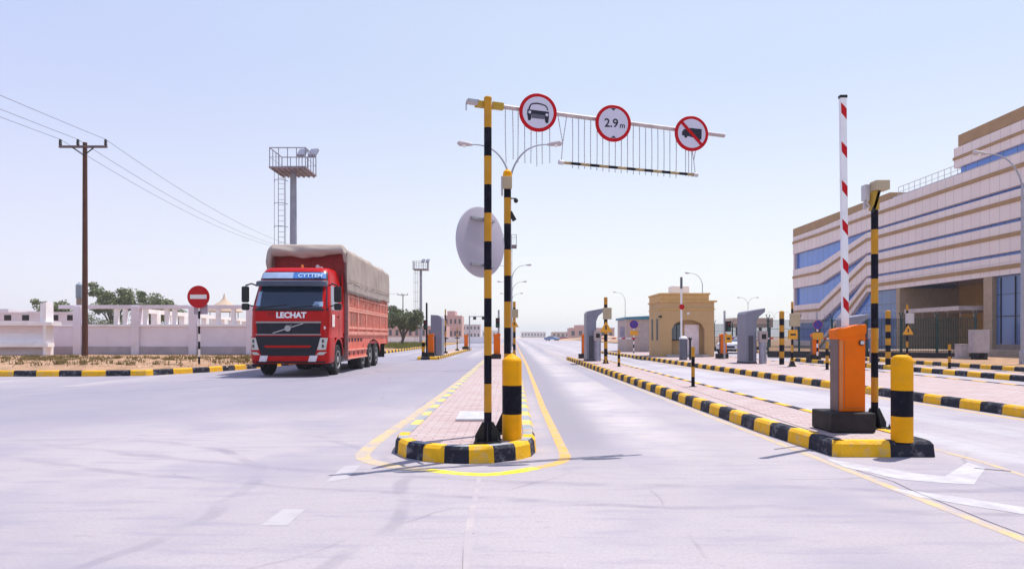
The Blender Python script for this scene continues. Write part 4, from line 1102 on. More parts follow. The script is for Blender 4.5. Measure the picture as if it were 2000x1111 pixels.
mb = MB(); mb.box(-0.36, -0.303, YE, 47.8, 13.85, 14.05); mb.build('upper_stone_band', TAN, bd, smooth=False)
mb = MB(); mb.box(-0.26, 20, YE, 47.35, 14.751, 15.55); mb.build('upper_parapet', TAN, bd, smooth=False)
# end wall and soffit, entrance recess
mb = MB(); mb.box(-0.30, 24, YA-0.297, YA, 0, 12.38); mb.build('end_wall', CLAD, bd, smooth=False)
mb = MB(); mb.box(4.5, 4.8, 44.2, 54.9, 0, 5.35); mb.build('recess_wall', TAN2, bd, smooth=False)
mb = MB(); mb.box(-0.34, 4.5, 54.35, 54.86, 0, 5.20); mb.build('portal_jamb', mat('portal_stone', (0.40,0.29,0.20), 0.7, var=0.1), bd, smooth=False)
mb = MB(); mb.box(-0.34, 4.5, 43.9, 44.7, 0, 5.20); mb.build('portal_jamb', mat('portal_stone', (0,0,0)), bd, smooth=False)
mb = MB(); mb.box(4.3,4.498,45.0,48.2,0.2,4.6); mb.build('dark_entrance', BLKM, bd, smooth=False)
mb = MB()
for y_ in (46.0,47.1): mb.box(4.26,4.297,y_-0.05,y_+0.05,0.2,4.6)
mb.build('entrance_mullion', TAN, bd, smooth=False)
mb = MB(); mb.box(-1.6,3.2,45.3,51.6,3.05,3.35); mb.build('canopy', mat('pale_canopy', (0.52,0.44,0.42), 0.6), bd, smooth=False, bevel=0.02)
mb = MB(); mb.box(-0.15,-0.003,44.0-13,43.88,0,0.75); mb.build('plinth', mat('plinth_stone', (0.26,0.20,0.17), 0.8), bd, smooth=False)
mb = MB(); mb.box(-0.10,-0.004,YE,43.8,0.752,5.15); mb.build('ground_window', BGD, bd, smooth=False)
mb = MB(); mb.box(-0.10,-0.004,54.9,59.3,0.3,5.15); mb.build('ground_window', BGD, bd, smooth=False)
mb = MB()
for i in range(14): y_ = 43.4-i*1.25; mb.box(-0.15,-0.103,y_-0.03,y_+0.03,0.8,5.1)
mb.box(-0.14,-0.102,YE,43.8,2.55,2.6); mb.build('mullion', DGR, bd, smooth=False)
# low sunlit stone strip along the verge
mb = MB(); mb.box(21.5,31,40.2,42.6,0.12,0.45); tag(mb.build('planter_wall', mat('planter_stone', (0.52,0.40,0.30), 0.8, var=0.2), smooth=False), 'low pale stone planter edge at the foot of the office building', 'planter')

# ------------------------------------------------------------ security fence
FGR = mat('fence_green', (0.018, 0.055, 0.055), 0.5, var=0.15)
def fence(x0, x1, y0, y1, label, h=2.15, step=1.45, wires=True):
    f = thing('security_fence', label, 'fence', (x0, y0, 0.12), 0, 'green security fences')
    n = max(1, round((x1-x0)/step))
    P = lambda t: (t*(x1-x0), t*(y1-y0))
    for i in range(n+1):
        px, py = P(i/n); mb = MB(); mb.box(px-0.045,px+0.045,py-0.04,py+0.04,0,h+0.02)
        mb.bar((px,py,h),(px-0.16,py-0.1,h+0.32),0.035,0.035); mb.bar((px,py,h),(px+0.16,py+0.1,h+0.32),0.035,0.035)
        mb.build('post', FGR, f, smooth=False)
    mb = MB()
    L_ = x1-x0; k = int(L_/0.055)
    for i in range(k):
        px, py = P((i+0.5)/k); mb.box(px-0.012,px+0.012,py-0.005,py+0.005,0.05,h-0.02)
    for z_ in (0.08, 0.6, 1.1, 1.6, h-0.04):
        a_ = P(0); b_ = P(1); mb.bar((a_[0],a_[1],z_),(b_[0],b_[1],z_),0.014,0.02)
    mb.build('mesh_panel', FGR, f, smooth=False)
    mb = MB(); mb.prism([(0,-0.1),(x1-x0,y1-y0-0.1),(x1-x0,y1-y0+0.1),(0,0.1)], 'z', -0.1, 0.28); mb.build('kerb_wall', mat('dark_wall_base', (0.03,0.03,0.035), 0.8), f, smooth=False)
    if wires:
        mb = MB(); pts = []; nn = int(L_*20)
        for i in range(nn+1):
            t = i/nn; px, py = P(t); a_ = t*L_*2*PI/0.42
            pts.append((px, py+0.21*math.cos(a_), h+0.27+0.21*math.sin(a_)))
        mb.tube(pts, 0.007, 4)
        mb.build('razor_wire', GALV, f)
    return f
fence(X(1500,40), X(1690,38), 40, 38, 'green mesh security fence with razor wire, left half before the office building')
fence(X(1694,38), X(1905,34.5), 38, 34.5, 'green mesh security fence with razor wire, right half before the building entrance')
fence(X(1395,56), X(1500,56), 56, 56, 'short green fence beside the guardhouse before the beige gateway', wires=False, h=2.2, step=1.5)

# ------------------------------------------------------------ guardhouse
GHW = mat('guardhouse_render', (0.52, 0.34, 0.16), 0.8, var=0.08, scale=1.2, wear=(0.36,0.24,0.12), wamt=0.35, wscale=1.2, bump=0.1)
GHT = mat('guardhouse_trim', (0.62, 0.38, 0.14), 0.7, var=0.08)
gx0, gy0 = 8.14, 36.5
gh = thing('guardhouse', 'small square tan guardhouse with arched recess, pale door and white roof unit', 'building', (gx0, gy0, 0.158))
mb = MB(); w_, d_, h_ = 2.95, 3.0, 3.0
# front wall with an arched opening (x 0.62..2.42)
xa, xb, zs_, cr = 0.62, 2.42, 1.50, 0.9
arc = [(xb-(xb-xa)*(i/14), 0) for i in range(15)]
arcp = []
for i in range(15):
    x_ = xa+(xb-xa)*i/14; u = (x_-(xa+xb)/2)/((xb-xa)/2); arcp.append((x_, zs_+0.52*math.sqrt(max(0,1-u*u))))
mb.prism([(0,0),(xa,0),(xa,zs_),(xa,h_),(0,h_)], 'y', 0, 0.22)
mb.prism([(xb,0),(w_,0),(w_,h_),(xb,h_),(xb,zs_)], 'y', 0, 0.22)
for i in range(14): mb.prism([arcp[i], arcp[i+1], (arcp[i+1][0], h_), (arcp[i][0], h_)], 'y', 0, 0.22)
mb.box(0,w_,0.45,1.1,0,h_); mb.box(0,0.2,0.22,0.45,0,h_); mb.box(w_-0.2,w_,0.22,0.45,0,h_)
mb.box(0,0.2,1.1,d_,0,h_); mb.box(w_-0.2,w_,1.1,d_,0,h_); mb.box(0.2,w_-0.2,d_-0.2,d_,0,h_); mb.box(0.2,w_-0.2,0.22,d_-0.2,h_-0.15,h_-0.02)
mb.build('wall', GHW, gh, smooth=False)
mb = MB(); mb.box(-0.07,w_+0.15,-0.07,d_+0.1,h_,h_+0.09); mb.box(-0.04,w_+0.05,-0.04,d_+0.05,h_-0.42,h_-0.36); mb.box(-0.03,w_+0.04,-0.03,d_,2.16,2.20) if False else None
mb.build('cornice', GHT, gh, smooth=False, bevel=0.01)
mb = MB(); mb.box(0.0,w_-0.28,0.02,d_,h_+0.091,h_+0.40); mb.box(-0.05,w_-0.22,-0.03,d_+0.05,h_+0.401,h_+0.50); mb.build('parapet', GHT, gh, smooth=False, bevel=0.01)
mb = MB(); mb.box(1.42,2.22,0.39,0.447,0.05,1.78); dr = mb.build('door', mat('pale_door', (0.80,0.68,0.70), 0.5), gh, smooth=False)
mb = MB(); mb.box(1.48,1.53,0.35,0.388,0.9,1.0); mb.build('handle', BLKM, dr, smooth=False)
mb = MB(); mb.box(0.70,1.28,0.38,0.447,0.95,1.78); wn = mb.build('window', glassy('guardhouse_glass', (0.05,0.08,0.11), 0.1), gh, smooth=False)
mb = MB(); mb.box(0.66,1.32,0.35,0.379,0.90,0.95); mb.box(0.66,1.32,0.35,0.379,1.78,1.83); mb.box(0.97,1.0,0.35,0.379,0.95,1.78); mb.build('window_frame', DGR, wn, smooth=False)
mb = MB(); mb.box(-0.02,-0.001,0.6,1.0,0.9,2.1); mb.build('side_window', BLKM, gh, smooth=False)
mb = MB(); mb.box(-0.02,-0.001,1.9,2.3,0.9,2.1); mb.build('side_window', BLKM, gh, smooth=False)
mb = MB(); mb.box(1.45,1.58,-0.05,-0.002,2.32,2.44); mb.build('wall_lamp', WHT, gh, smooth=False)
mb = MB(); mb.box(-0.12,0.05,-0.14,-0.01,2.15,2.25); mb.build('camera', BLKM, gh, smooth=False)
mb = MB(); mb.box(0.3,2.6,-0.42,-0.001,0.002,0.13); mb.build('step', CONC, gh, smooth=False)
mb = MB(); mb.box(0.85,1.85,1.0,1.8,h_+0.42,h_+0.95); mb.box(0.95,1.1,1.1,1.7,h_+0.951,h_+1.0)
tag(mb.build('roof_unit', WHT, smooth=False, loc=(gx0,gy0,0.158), bevel=0.02), 'white rooftop cooling unit standing on the tan guardhouse', 'cooling unit')

# ------------------------------------------------------------ cabin left of the guardhouse
cb_ = thing('site_cabin', 'beige site cabin with teal sloping roof beside the guardhouse', 'cabin', (8.25, 48.0, 0))
mb = MB(); mb.box(0,4.2,0,4.0,0.15,2.5); mb.build('wall', mat('cabin_beige', (0.46,0.36,0.32), 0.7, var=0.12), cb_, smooth=False)
mb = MB(); mb.prism([(-0.12,2.5),(4.4,2.5),(4.4,2.88),(-0.12,2.66)], 'y', -0.15, 4.2); mb.build('roof', mat('teal_roof', (0.05,0.20,0.28), 0.5), cb_, smooth=False)
mb = MB(); mb.box(1.0,1.9,-0.02,-0.002,0.2,2.2); mb.build('door', mat('cabin_door', (0.42,0.35,0.33), 0.6), cb_, smooth=False)
mb = MB(); mb.box(-0.02,-0.002,0.8,2.8,1.1,2.0); mb.build('window', BGD, cb_, smooth=False)
mb = MB(); mb.box(0,4.2,-0.05,4.0,0.02,0.149); mb.build('skid', DGR, cb_, smooth=False)

# ------------------------------------------------------------ lane kiosks and ticket machines
KGR = mat('kiosk_grey', (0.21, 0.21, 0.27), 0.45, 0.2, var=0.08, scale=2)
def kiosk(label, loc, w=0.80, h=2.4, mirror=1, canopy=True, depth=1.1):
    k = thing('lane_kiosk', label, 'kiosk', loc, 0, 'grey lane kiosks')
    mb = MB(); cw = w*0.55
    if canopy: pts = [(0,0),(cw,0),(cw,h-0.62),(cw+0.10,h-0.36),(w,h-0.15),(w,h),(0.06,h-0.14),(0,h-0.24)]
    else: pts = [(0,0),(w,0),(w,h-0.20),(w-0.10,h-0.06),(w-0.25,h),(0,h+0.02)]
    mb.prism([(p[0]*mirror,p[1]) for p in pts], 'y', 0, depth); mb.build('housing', KGR, k, smooth=False, bevel=0.015)
    mb = MB(); mb.box(*sorted((0.10*mirror,0.30*mirror)), -0.012,-0.001,0.1,1.15); mb.build('service_door', mat('kiosk_dark', (0.07,0.07,0.09),0.5), k, smooth=False)
    mb = MB(); mb.box(*sorted((-0.01*mirror,(cw+0.01)*mirror)), -0.02,depth+0.02,0,0.06); mb.build('plinth', DGR, k, smooth=False)
    return k
def ticket(label, loc, h=1.32):
    k = thing('ticket_machine', label, 'ticket machine', loc, 0, 'ticket machines beside the kiosks')
    mb = MB(); mb.lathe([(0.15,0),(0.15,h-0.42)], 20); mb.build('column', mat('machine_steel', (0.30,0.31,0.40), 0.25, 0.5), k)
    mb = MB(); mb.box(-0.17,0.15,-0.16,0.14,h-0.42,h-0.02); mb.prism([(-0.18,h-0.02),(0.16,h-0.02),(0.13,h+0.02),(-0.15,h+0.02)],'y',-0.17,0.15); mb.build('head', mat('machine_head', (0.40,0.33,0.33), 0.5), k, smooth=False, bevel=0.01)
    mb = MB(); mb.box(-0.10,0.08,-0.166,-0.161,h-0.30,h-0.10); mb.build('screen', BLKM, k, smooth=False)
    return k
kiosk('tall grey kiosk with slanted canopy on the barrier island, beside the triangle warning pole', (3.42,30.5,0.158), 0.80, 2.42)
ticket('steel ticket machine under the canopy of the kiosk on the barrier island', (3.90,30.3,0.158), 1.36)
kiosk('tall grey kiosk with slanted canopy right of the white car', (9.74,27.7,0.158), 0.80, 2.30)
ticket('steel ticket machine beside the kiosk right of the white car', (10.36,27.5,0.158), 1.32)
kiosk('grey kiosk half hidden behind the large orange barrier cabinet', (14.65,29.0,0.158), 0.95, 2.10)
ticket('pale ticket machine just right of the large orange barrier cabinet', (15.42,28.4,0.158), 1.45)
kiosk('tall grey kiosk slab with rounded top on the far left island', (-4.68,38.3,0.158), 0.64, 2.34, canopy=False, depth=1.4)

# ------------------------------------------------------------ far barriers, poles, lights, signs
barrier('orange barrier cabinet on the far left island, before the grey slab kiosk', (-4.52,36.9,0.158), arm=None)
barrier('small orange barrier cabinet at the far end of the left island', (-3.95,57,0.158), arm=None)
barrier('orange barrier cabinet behind the striped poles of the centre island', (-0.78,33.5,0.158), arm=None)
barrier('narrow orange barrier cabinet at the far end of the barrier island, arm lowered', (3.70,34,0.158), arm='right', armlen=2.4)
barrier('orange barrier cabinet with yellow box, right of the guardhouse', (10.75,34,0.158), arm='right', armlen=2.6)
barrier('orange barrier cabinet under the blue round sign before the fence', (14.75,32.5,0.158), arm='right', armlen=1.3)
BAND = [(i*0.262, (i+1)*0.262, (i+1) % 2) for i in range(8)]
def tall_post(label, loc):
    b = thing('marker_post', label, 'marker post', loc, 0, 'tall striped marker posts')
    mb = MB()
    for a_, c_, k_ in BAND: mb.tube([(0,0,a_),(0,0,c_)], 0.095, 20, 1-k_ if False else k_, caps=False)
    mb.lathe([(0.095,2.096),(0.08,2.13),(0.04,2.15),(0.001,2.155)], 20, 0); mb.build('post', [YTAN, BLK], b); return b
tall_post('tall thick striped post standing between the grey kiosk and the fence sign', (10.82,26.7,0.158))
tall_post('tall thick striped post just right of the camera pole, before the fence', (14.80,26.2,0.158))
bollard('short yellow and black bollard on the right edge of the far left island nose', (-4.90,36.75,0.158), 0.09, ((0,0.27,1),(0.27,0.55,0),(0.55,0.78,1)), 'dome', 16)
def thin_marker(label, loc, h=0.88, r=0.035, flag=True):
    b = thing('marker_post', label, 'marker post', loc, 0, 'short striped marker posts')
    mb = MB(); n = 4
    for i in range(n): mb.tube([(0,0,h*i/n),(0,0,h*(i+1)/n)], r, 12, (i+1) % 2, caps=(i==n-1))
    mb.build('post', [YTAN, BLK], b)
    mb = MB(); mb.box(-0.07,0.07,-0.07,0.07,0.001,0.012); mb.build('foot', BLKM, b, smooth=False)
    return b
thin_marker('short thin striped marker post in the middle of the barrier island', (4.08,15.0,0.158), 0.90, 0.04)
thin_marker('short thin striped marker post beside the far ticket machine of the barrier island', (4.0,24.9,0.158), 0.62, 0.05)
thin_marker('short thin striped marker post left of the large orange cabinet', (10.70,22.6,0.158), 0.95, 0.05)
thin_marker('short thin striped marker post before the fence near the grey cabinets', (15.38,23.4,0.158), 0.85, 0.045)
def warn_pole(label, loc, h, sign='triangle', box=1, r=0.055, top='bare'):
    p = thing('warning_pole', label, 'sign pole', loc, 0, 'striped poles carrying a box and warning sign')
    mb = MB(); n = 9
    for i in range(n): mb.tube([(0,0,h*i/n),(0,0,h*(i+1)/n)], r, 12, (i) % 2, caps=(i==n-1))
    mb.build('pole', [YTAN, BLK], p)
    mb = MB(); mb.box(-0.12,0.12,-0.12,0.12,0.001,0.03); mb.prism([(-0.11,0.03),(0.11,0.03),(0.05,0.20),(-0.05,0.20)],'y',-0.06,0.06); mb.build('base', BLKM, p, smooth=False)
    mb = MB(); mb.box(-0.13,0.22,-0.20,-0.06,h-0.92,h-0.44); mb.build('box', CREAM if box == 1 else GALVL, p, smooth=False, bevel=0.01)
    mb = MB(); z0 = h-1.45
    if sign == 'triangle':
        mb.prism([(-0.26,z0),(0.26,z0),(0.0,z0+0.46)], 'y', -0.085, -0.062); sg = mb.build('warning_sign', mat('sign_amber', (0.72,0.33,0.02), 0.4), p, smooth=False)
        mb = MB(); mb.prism([(-0.03,z0+0.1),(0.03,z0+0.1),(0.035,z0+0.28),(-0.035,z0+0.28)], 'y', -0.09, -0.086); mb.build('symbol', PIC, sg, smooth=False)
    else:
        mb.box(-0.17,0.17,-0.085,-0.062,z0+0.05,z0+0.40); sg = mb.build('warning_sign', mat('sign_amber', (0,0,0)), p, smooth=False)
        mb = MB(); mb.box(-0.10,0.10,-0.09,-0.086,z0+0.19,z0+0.26); mb.build('symbol', PIC, sg, smooth=False)
    return p
warn_pole('striped pole with cream box and amber triangle on the barrier island', (3.90,27.7,0.158), 2.75, 'triangle', r=0.075)
warn_pole('striped pole with cream box and amber triangle farther along the centre island', (0.13,38,0.158), 3.1, 'triangle', r=0.08)
warn_pole('thin striped pole with cream box and square amber sign, left of the fence', (10.48,24.9,0.158), 2.42, 'square', r=0.04)
warn_pole('striped pole with pale box and amber triangle before the building entrance', (19.0,32,0.158), 2.66, 'triangle', 2, r=0.05)
def signal(label, loc, h=2.3, r=0.05, amber=True, side=0.12, hz=1.75, striped=False, extra=None):
    p = thing('traffic_signal', label, 'traffic light', loc, 0, 'small lane traffic lights')
    mb = MB(); mb.tube([(0,0,0),(0,0,h)], r, 12, 0); mb.build('pole', [GALV if not striped else BLK], p)
    mb = MB(); mb.box(side-0.11,side+0.11,-0.16,-0.01,hz-0.26,hz+0.26); hd = mb.build('signal_head', BLKM, p, smooth=False, bevel=0.01)
    for k_, (z_, c_) in enumerate(((hz+0.12,'dark_red_lens'),(hz-0.12,'dark_green_lens'))):
        mb = MB(); mb.lathe([(0.07,-0.19),(0.08,-0.165)], 14, c=(side,0,z_), axis='y'); mb.build('lens', mat(c_, (0.12,0.01,0.01) if k_ == 0 else (0.01,0.07,0.05), 0.3), hd)
        mb = MB(); mb.prism([(side-0.1,z_+0.06),(side+0.1,z_+0.06),(side+0.07,z_+0.11),(side-0.07,z_+0.11)],'y',-0.28,-0.16); mb.build('hood', BLKM, hd, smooth=False)
    if amber:
        mb = MB(); mb.box(side-0.17,side+0.17,-0.10,-0.02,hz-0.82,hz-0.40); sg = mb.build('amber_board', mat('sign_amber', (0,0,0)), p, smooth=False)
        mb = MB(); mb.box(side-0.08,side+0.08,-0.106,-0.101,hz-0.66,hz-0.56); mb.build('symbol', PIC, sg, smooth=False)
    return p
signal('small traffic light with amber board above the orange cabinet near the guardhouse', (10.60,33.2,0.158), 2.40, hz=1.62, side=0.16)
signal('small traffic light behind the blue round sign before the fence', (15.25,33.3,0.158), 2.35, hz=1.60, side=0.0)
signal('small traffic light on the far left island above the orange cabinet', (-4.66,36.35,0.158), 2.95, hz=1.75, striped=True, amber=False, side=-0.05)
signal('small traffic light seen between the centre island poles', (-0.72,36,0.158), 2.55, hz=1.85, side=-0.05, amber=False)
def pole_sign(label, loc, h, r, kind):
    p = thing('round_sign', label, 'road sign', loc, 0, 'round signs on posts' if False else None)
    mb = MB(); n = 8
    for i in range(n): mb.tube([(0,0,h*i/n),(0,0,h*(i+1)/n)], 0.04, 12, i % 2, caps=True)
    mb.build('post', [BLK, WHT], p)
    mb = MB(); mb.lathe([(r-0.005,0.0),(r,0.004),(r,0.014),(r-0.01,0.02)], 40, c=(0,-0.07,h+r*0.6), axis='y')
    if kind == 'entry':
        sf = mb.build('sign_face', REDP, p)
        mb = MB(); mb.box(-r*0.74,r*0.74,-0.074,-0.0705,h+r*0.6-0.085,h+r*0.6+0.085); mb.build('white_bar', WHT, sf, smooth=False)
    else:
        sf = mb.build('sign_face', REDP, p)
        mb = MB(); mb.lathe([(r*0.93,-0.003),(r*0.93,0.0)], 32, c=(0,-0.0715,h+r*0.6), axis='y'); mb.build('blue_disc', mat('sign_blue', (0.04,0.035,0.30), 0.4), sf)
        mb = MB(); k_ = r*0.62; mb.bar((-k_,-0.0765,h+r*0.6+k_),(k_,-0.0765,h+r*0.6-k_),0.002,0.05); mb.build('slash', mat('dull_red_slash', (0.20,0.02,0.12), 0.5), sf, smooth=False)
        mb = MB(); mb.box(-0.25,0.25,-0.08,-0.06,h-0.56,h-0.24); mb.build('plate', mat('sign_amber', (0,0,0)), p, smooth=False)
    return p
s = pole_sign('round red no entry sign with white bar on black and white post', (X(389,26.9),26.9,0.16), 2.45, 0.45, 'entry')
mb = MB(); mb.box(-0.23,0.32,0.035,0.06,2.02,2.42); mb.build('back_plate', mat('grey_plate', (0.38,0.33,0.42), 0.5), s, smooth=False)
s['label'] = 'round red no entry sign with white bar, on a banded black and white post'
pole_sign('round blue no parking sign with amber plate before the teal roofed cabin', (8.05,44,0.05), 1.85, 0.28, 'blue')
pole_sign('round blue no parking sign before the green fence', (14.68,32.0,0.158), 1.55, 0.22, 'blue')
# steel barrier drum by the guardhouse with raised white arm
c_ = thing('barrier_gate', 'grey cylinder barrier with white dome and raised white arm before the guardhouse', 'barrier', (8.18,31.8,0.158))
mb = MB(); mb.lathe([(0.19,0),(0.19,1.0)], 22); mb.build('drum', mat('drum_grey', (0.13,0.14,0.18), 0.4, 0.3), c_)
mb = MB(); mb.lathe([(0.20,1.0),(0.19,1.06),(0.12,1.12),(0.001,1.14)], 22); mb.build('dome', WHT, c_)
mb = MB(); mb.box(-0.13,-0.05,-0.03,0.03,1.1,3.9); ar = mb.build('arm', WHT, c_, smooth=False)
mb = MB(); mb.lathe([(0.13,-0.05),(0.13,-0.032)], 18, c=(-0.08,0,2.53), axis='y'); mb.build('red_disc', REDP, ar)
mb = MB(); mb.box(-0.14,-0.04,-0.04,0.04,3.4,3.95); mb.build('arm_tip', mat('grey_tip', (0.12,0.12,0.14), 0.5), ar, smooth=False)
mb = MB(); mb.lathe([(0.05,0),(0.05,0.95),(0.09,0.97),(0.09,1.05),(0.02,1.1)], 12, c=(0.33,0,0)); mb.build('post', BLKM, c_)
# grey cabinets in front of the building
for (px0, px1, py0, py1, d, lab) in ((1876,1893,673,697,34,'smaller pale grey utility cabinet on stone base before the building entrance'), (1903,1933,645,689,33.4,'larger pale grey utility cabinet on legs right of the smaller one')):
    x0, x1, z1, z0 = X(px0,d), X(px1,d), Z(py0,d), Z(py1,d)
    u = thing('utility_cabinet', lab, 'cabinet', ((x0+x1)/2, d, 0.12), 0, 'grey utility cabinets')
    w2 = (x1-x0)/2; z0 -= 0.12; z1 -= 0.12
    mb = MB(); mb.box(-w2,w2,-0.01,0.45,z0,z1); mb.box(-w2-0.02,w2+0.02,-0.03,0.47,z1+0.001,z1+0.03); mb.build('cabinet', mat('cabinet_grey', (0.42,0.38,0.41), 0.5), u, smooth=False, bevel=0.01)
    mb = MB(); mb.box(-w2+0.04,w2-0.04,-0.02,-0.011,z0+0.04,z1-0.04); mb.build('door', mat('cabinet_grey', (0,0,0)), u, smooth=False)
    mb = MB()
    if d == 34: mb.box(-w2-0.1,w2+0.1,-0.05,0.5,0,z0-0.002)
    else:
        mb.box(-w2+0.1,-w2+0.25,0,0.4,0,z0-0.002); mb.box(w2-0.25,w2-0.1,0,0.4,0,z0-0.002)
    mb.build('base', CONC if d == 34 else DGR, u, smooth=False)

# ------------------------------------------------------------ street lamps, masts, utility poles
def lamp_arm(mb, s_, h, reach=1.95, rise=1.35):
    pts = []
    for i in range(13):
        t = i/12; pts.append((s_*(0.03+reach*0.80*(t**1.25)), 0, h+rise*(1-(1-t)**2.6)*0.95))
    mb.tube(pts, [0.04-0.018*i/12 for i in range(13)], 8)
    return pts[-1]
LMP = mat('lamp_pole_grey', (0.33, 0.34, 0.40), 0.5, 0.2, var=0.1)
LMH = mat('lamp_head_grey', (0.45, 0.40, 0.42), 0.5, var=0.1)
def street_lamp(label, loc, arms=(1,-1), h=7.9, group='street lamps', reach=1.95, rz=0, scale=1):
    l = thing('street_lamp', label, 'street lamp', loc, rz, group)
    mb = MB(); mb.tube([(0,0,0),(0,0,h)], [0.075,0.045], 12); mb.lathe([(0.12,0),(0.12,0.5),(0.08,0.55)], 12); mb.build('pole', LMP, l)
    for s_ in arms:
        mb = MB(); e_ = lamp_arm(mb, s_, h-0.05, reach); ar = mb.build('arm', LMP, l)
        mb = MB(); x_, _, z_ = e_
        mb.tube([(x_-s_*0.10,0,z_-0.005),(x_+s_*0.08,0,z_+0.02),(x_+s_*0.42,0,z_+0.05),(x_+s_*0.52,0,z_+0.06)], [0.04,0.085,0.11,0.03], 10)
        mb.build('lamp_head', LMH, ar)
        mb = MB(); mb.lathe([(0.09,-0.02),(0.08,-0.07),(0.03,-0.10)], 12, c=(x_+s_*0.24,0,z_)); mb.build('lamp_glass', WHT, ar)
    l.scale = (scale,)*3
    return l
l0 = street_lamp('double armed street lamp rising behind the centre bollard, nearest of the median row', (-0.08,26.6,0.158), h=7.55)
for (d, x_, lab) in ((72,0.0,'double armed street lamp of the median row, second from the front'), (94,0.0,'double armed street lamp of the median row, third from the front'), (120,-0.1,'double armed street lamp of the median row, farthest visible'),):
    copy_tree(l0, (x_, d, 0.158), label=lab)
lr = street_lamp('single armed street lamp at the right edge of the picture before the building', (X(1997,28),28,0.12), arms=(-1,), h=7.6, reach=1.95)
for (px, d, lab, a_) in ((1372,80,'single armed street lamp rising behind the guardhouse', -1),(1221,115,'single armed street lamp rising behind the teal roofed cabin', -1)):
    copy_tree(lr, (X(px,d), d, 0.0), label=lab)
copy_tree(l0, (X(1461,130), 130, 0), label='double armed street lamp far behind the beige gateway')
MST = mat('mast_steel', (0.28, 0.28, 0.34), 0.5, 0.3, var=0.12, scale=3)
def mast(label, loc, hp=12.0, rz=0, lights=True, w=2.36):
    m_ = thing('light_mast', label, 'light mast', loc, rz, 'tall steel masts with caged platforms')
    mb = MB(); mb.tube([(0,0,0),(0,0,hp)], [0.26,0.20], 16); mb.build('mast', MST, m_)
    mb = MB(); mb.box(-w/2,w/2,-w/2,w/2,hp,hp+0.10)
    for i in range(7): x_ = -w/2+w*(i+.5)/7; mb.box(x_-0.04,x_+0.04,-w/2,w/2,hp-0.08,hp-0.001)
    mb.build('platform', mat('platform_steel', (0.26,0.22,0.25), 0.6, 0.2, var=0.2, scale=1.5), m_, smooth=False)
    mb = MB(); zt = hp+1.30; q = w/2-0.04
    for z_ in (zt,): 
        for a_, b_ in (((-q,-q),(q,-q)),((q,-q),(q,q)),((q,q),(-q,q)),((-q,q),(-q,-q))): mb.tube([(a_[0],a_[1],z_),(b_[0],b_[1],z_)], 0.035, 6)
    for z_ in (hp+0.7,):
        for a_, b_ in (((-q,-q),(q,-q)),((q,-q),(q,q)),((q,q),(-q,q)),((-q,q),(-q,-q))): mb.tube([(a_[0],a_[1],z_),(b_[0],b_[1],z_)], 0.014, 5)
    for i in range(5):
        t = -q+2*q*i/4
        for (x_, y_) in ((t,-q),(t,q),(-q,t),(q,t)): mb.tube([(x_,y_,hp+0.1),(x_,y_,zt)], 0.028, 6)
    mb.build('railing', MST, m_)
    mb = MB(); lx = -0.75
    for s_ in (-0.2,0.2): mb.tube([(lx+s_,-0.1,0.3),(lx+s_,-0.1,hp)], 0.02, 5)
    for i in range(int(hp/0.35)): mb.tube([(lx-0.2,-0.1,0.4+i*0.35),(lx+0.2,-0.1,0.4+i*0.35)], 0.014, 4)
    mb.build('ladder', MST, m_)
    mb = MB()
    for i in range(int(hp/1.5)):
        z_ = 2.4+i*1.5
        if z_ > hp: break
        pts = [(lx+0.42*math.cos(a_*PI/6), -0.1-0.42*abs(math.sin(a_*PI/6))*1.3, z_) for a_ in range(0,7)]
        mb.tube(pts, 0.022, 5)
    for a_ in (1,3,5): mb.tube([(lx+0.42*math.cos(a_*PI/6), -0.1-0.42*math.sin(a_*PI/6)*1.3, 2.4),(lx+0.42*math.cos(a_*PI/6), -0.1-0.42*math.sin(a_*PI/6)*1.3, hp)], 0.016, 5)
    mb.build('ladder_cage', MST, m_)
    if lights:
        for k_ in range(2):
            mb = MB(); x_ = w/2-0.95+k_*0.75
            mb.tube([(x_,w/2-0.1,hp+0.1),(x_,w/2-0.1,hp+1.35)],0.03,6)
            mb.bar((x_-0.05,w/2-0.25,hp+1.35),(x_+0.05,w/2+0.15,hp+1.85),0.55,0.18)
            mb.build('floodlight', MST, m_, smooth=False)
    return m_
M0 = mast('steel light mast with caged platform and floodlights behind the red lorry', (X(573,43.6),43.6,0), 12.0)
copy_tree(M0, (X(822,108),108,0), label='distant light mast with caged platform right of the lorry, beside the striped gantry pole')
copy_tree(M0, (X(990,80),80,0), rz=R(90), label='distant light mast mostly hidden behind the striped centre pole')
copy_tree(M0, (X(1705,65),65,0), label='light mast whose platform shows behind the right striped camera pole')
WOOD = mat('brown_timber', (0.085, 0.032, 0.020), 0.8, var=0.25, scale=2.5, stretch=(6,6,0.5))
def power_pole(label, loc, h=12.0, rz=0):
    p = thing('power_pole', label, 'power pole', loc, rz, 'timber power poles')
    mb = MB(); mb.tube([(0,0,0),(0,0,h)], [0.155,0.115], 14); mb.build('pole', WOOD, p)
    mb = MB(); mb.box(-1.40,1.32,-0.16,-0.05,h-0.32,h-0.20); mb.build('crossarm', mat('grey_timber', (0.13,0.085,0.085), 0.8), p, smooth=False)
    mb = MB(); mb.bar((-0.62,-0.10,h-0.33),(0,-0.10,h-0.75),0.05,0.05); mb.bar((0.54,-0.10,h-0.33),(0,-0.10,h-0.75),0.05,0.05); mb.build('brace', BLKM, p, smooth=False)
    for x_ in (-1.34,-0.34,1.24):
        mb = MB(); mb.lathe([(0.02,0),(0.07,0.03),(0.09,0.08),(0.06,0.12),(0.09,0.16),(0.06,0.22),(0.085,0.26),(0.05,0.36),(0.02,0.38)], 10, c=(x_,-0.10,h-0.20)); mb.build('insulator', BLKM, p)
    return p
PPX, PPY = X(166,38), 38
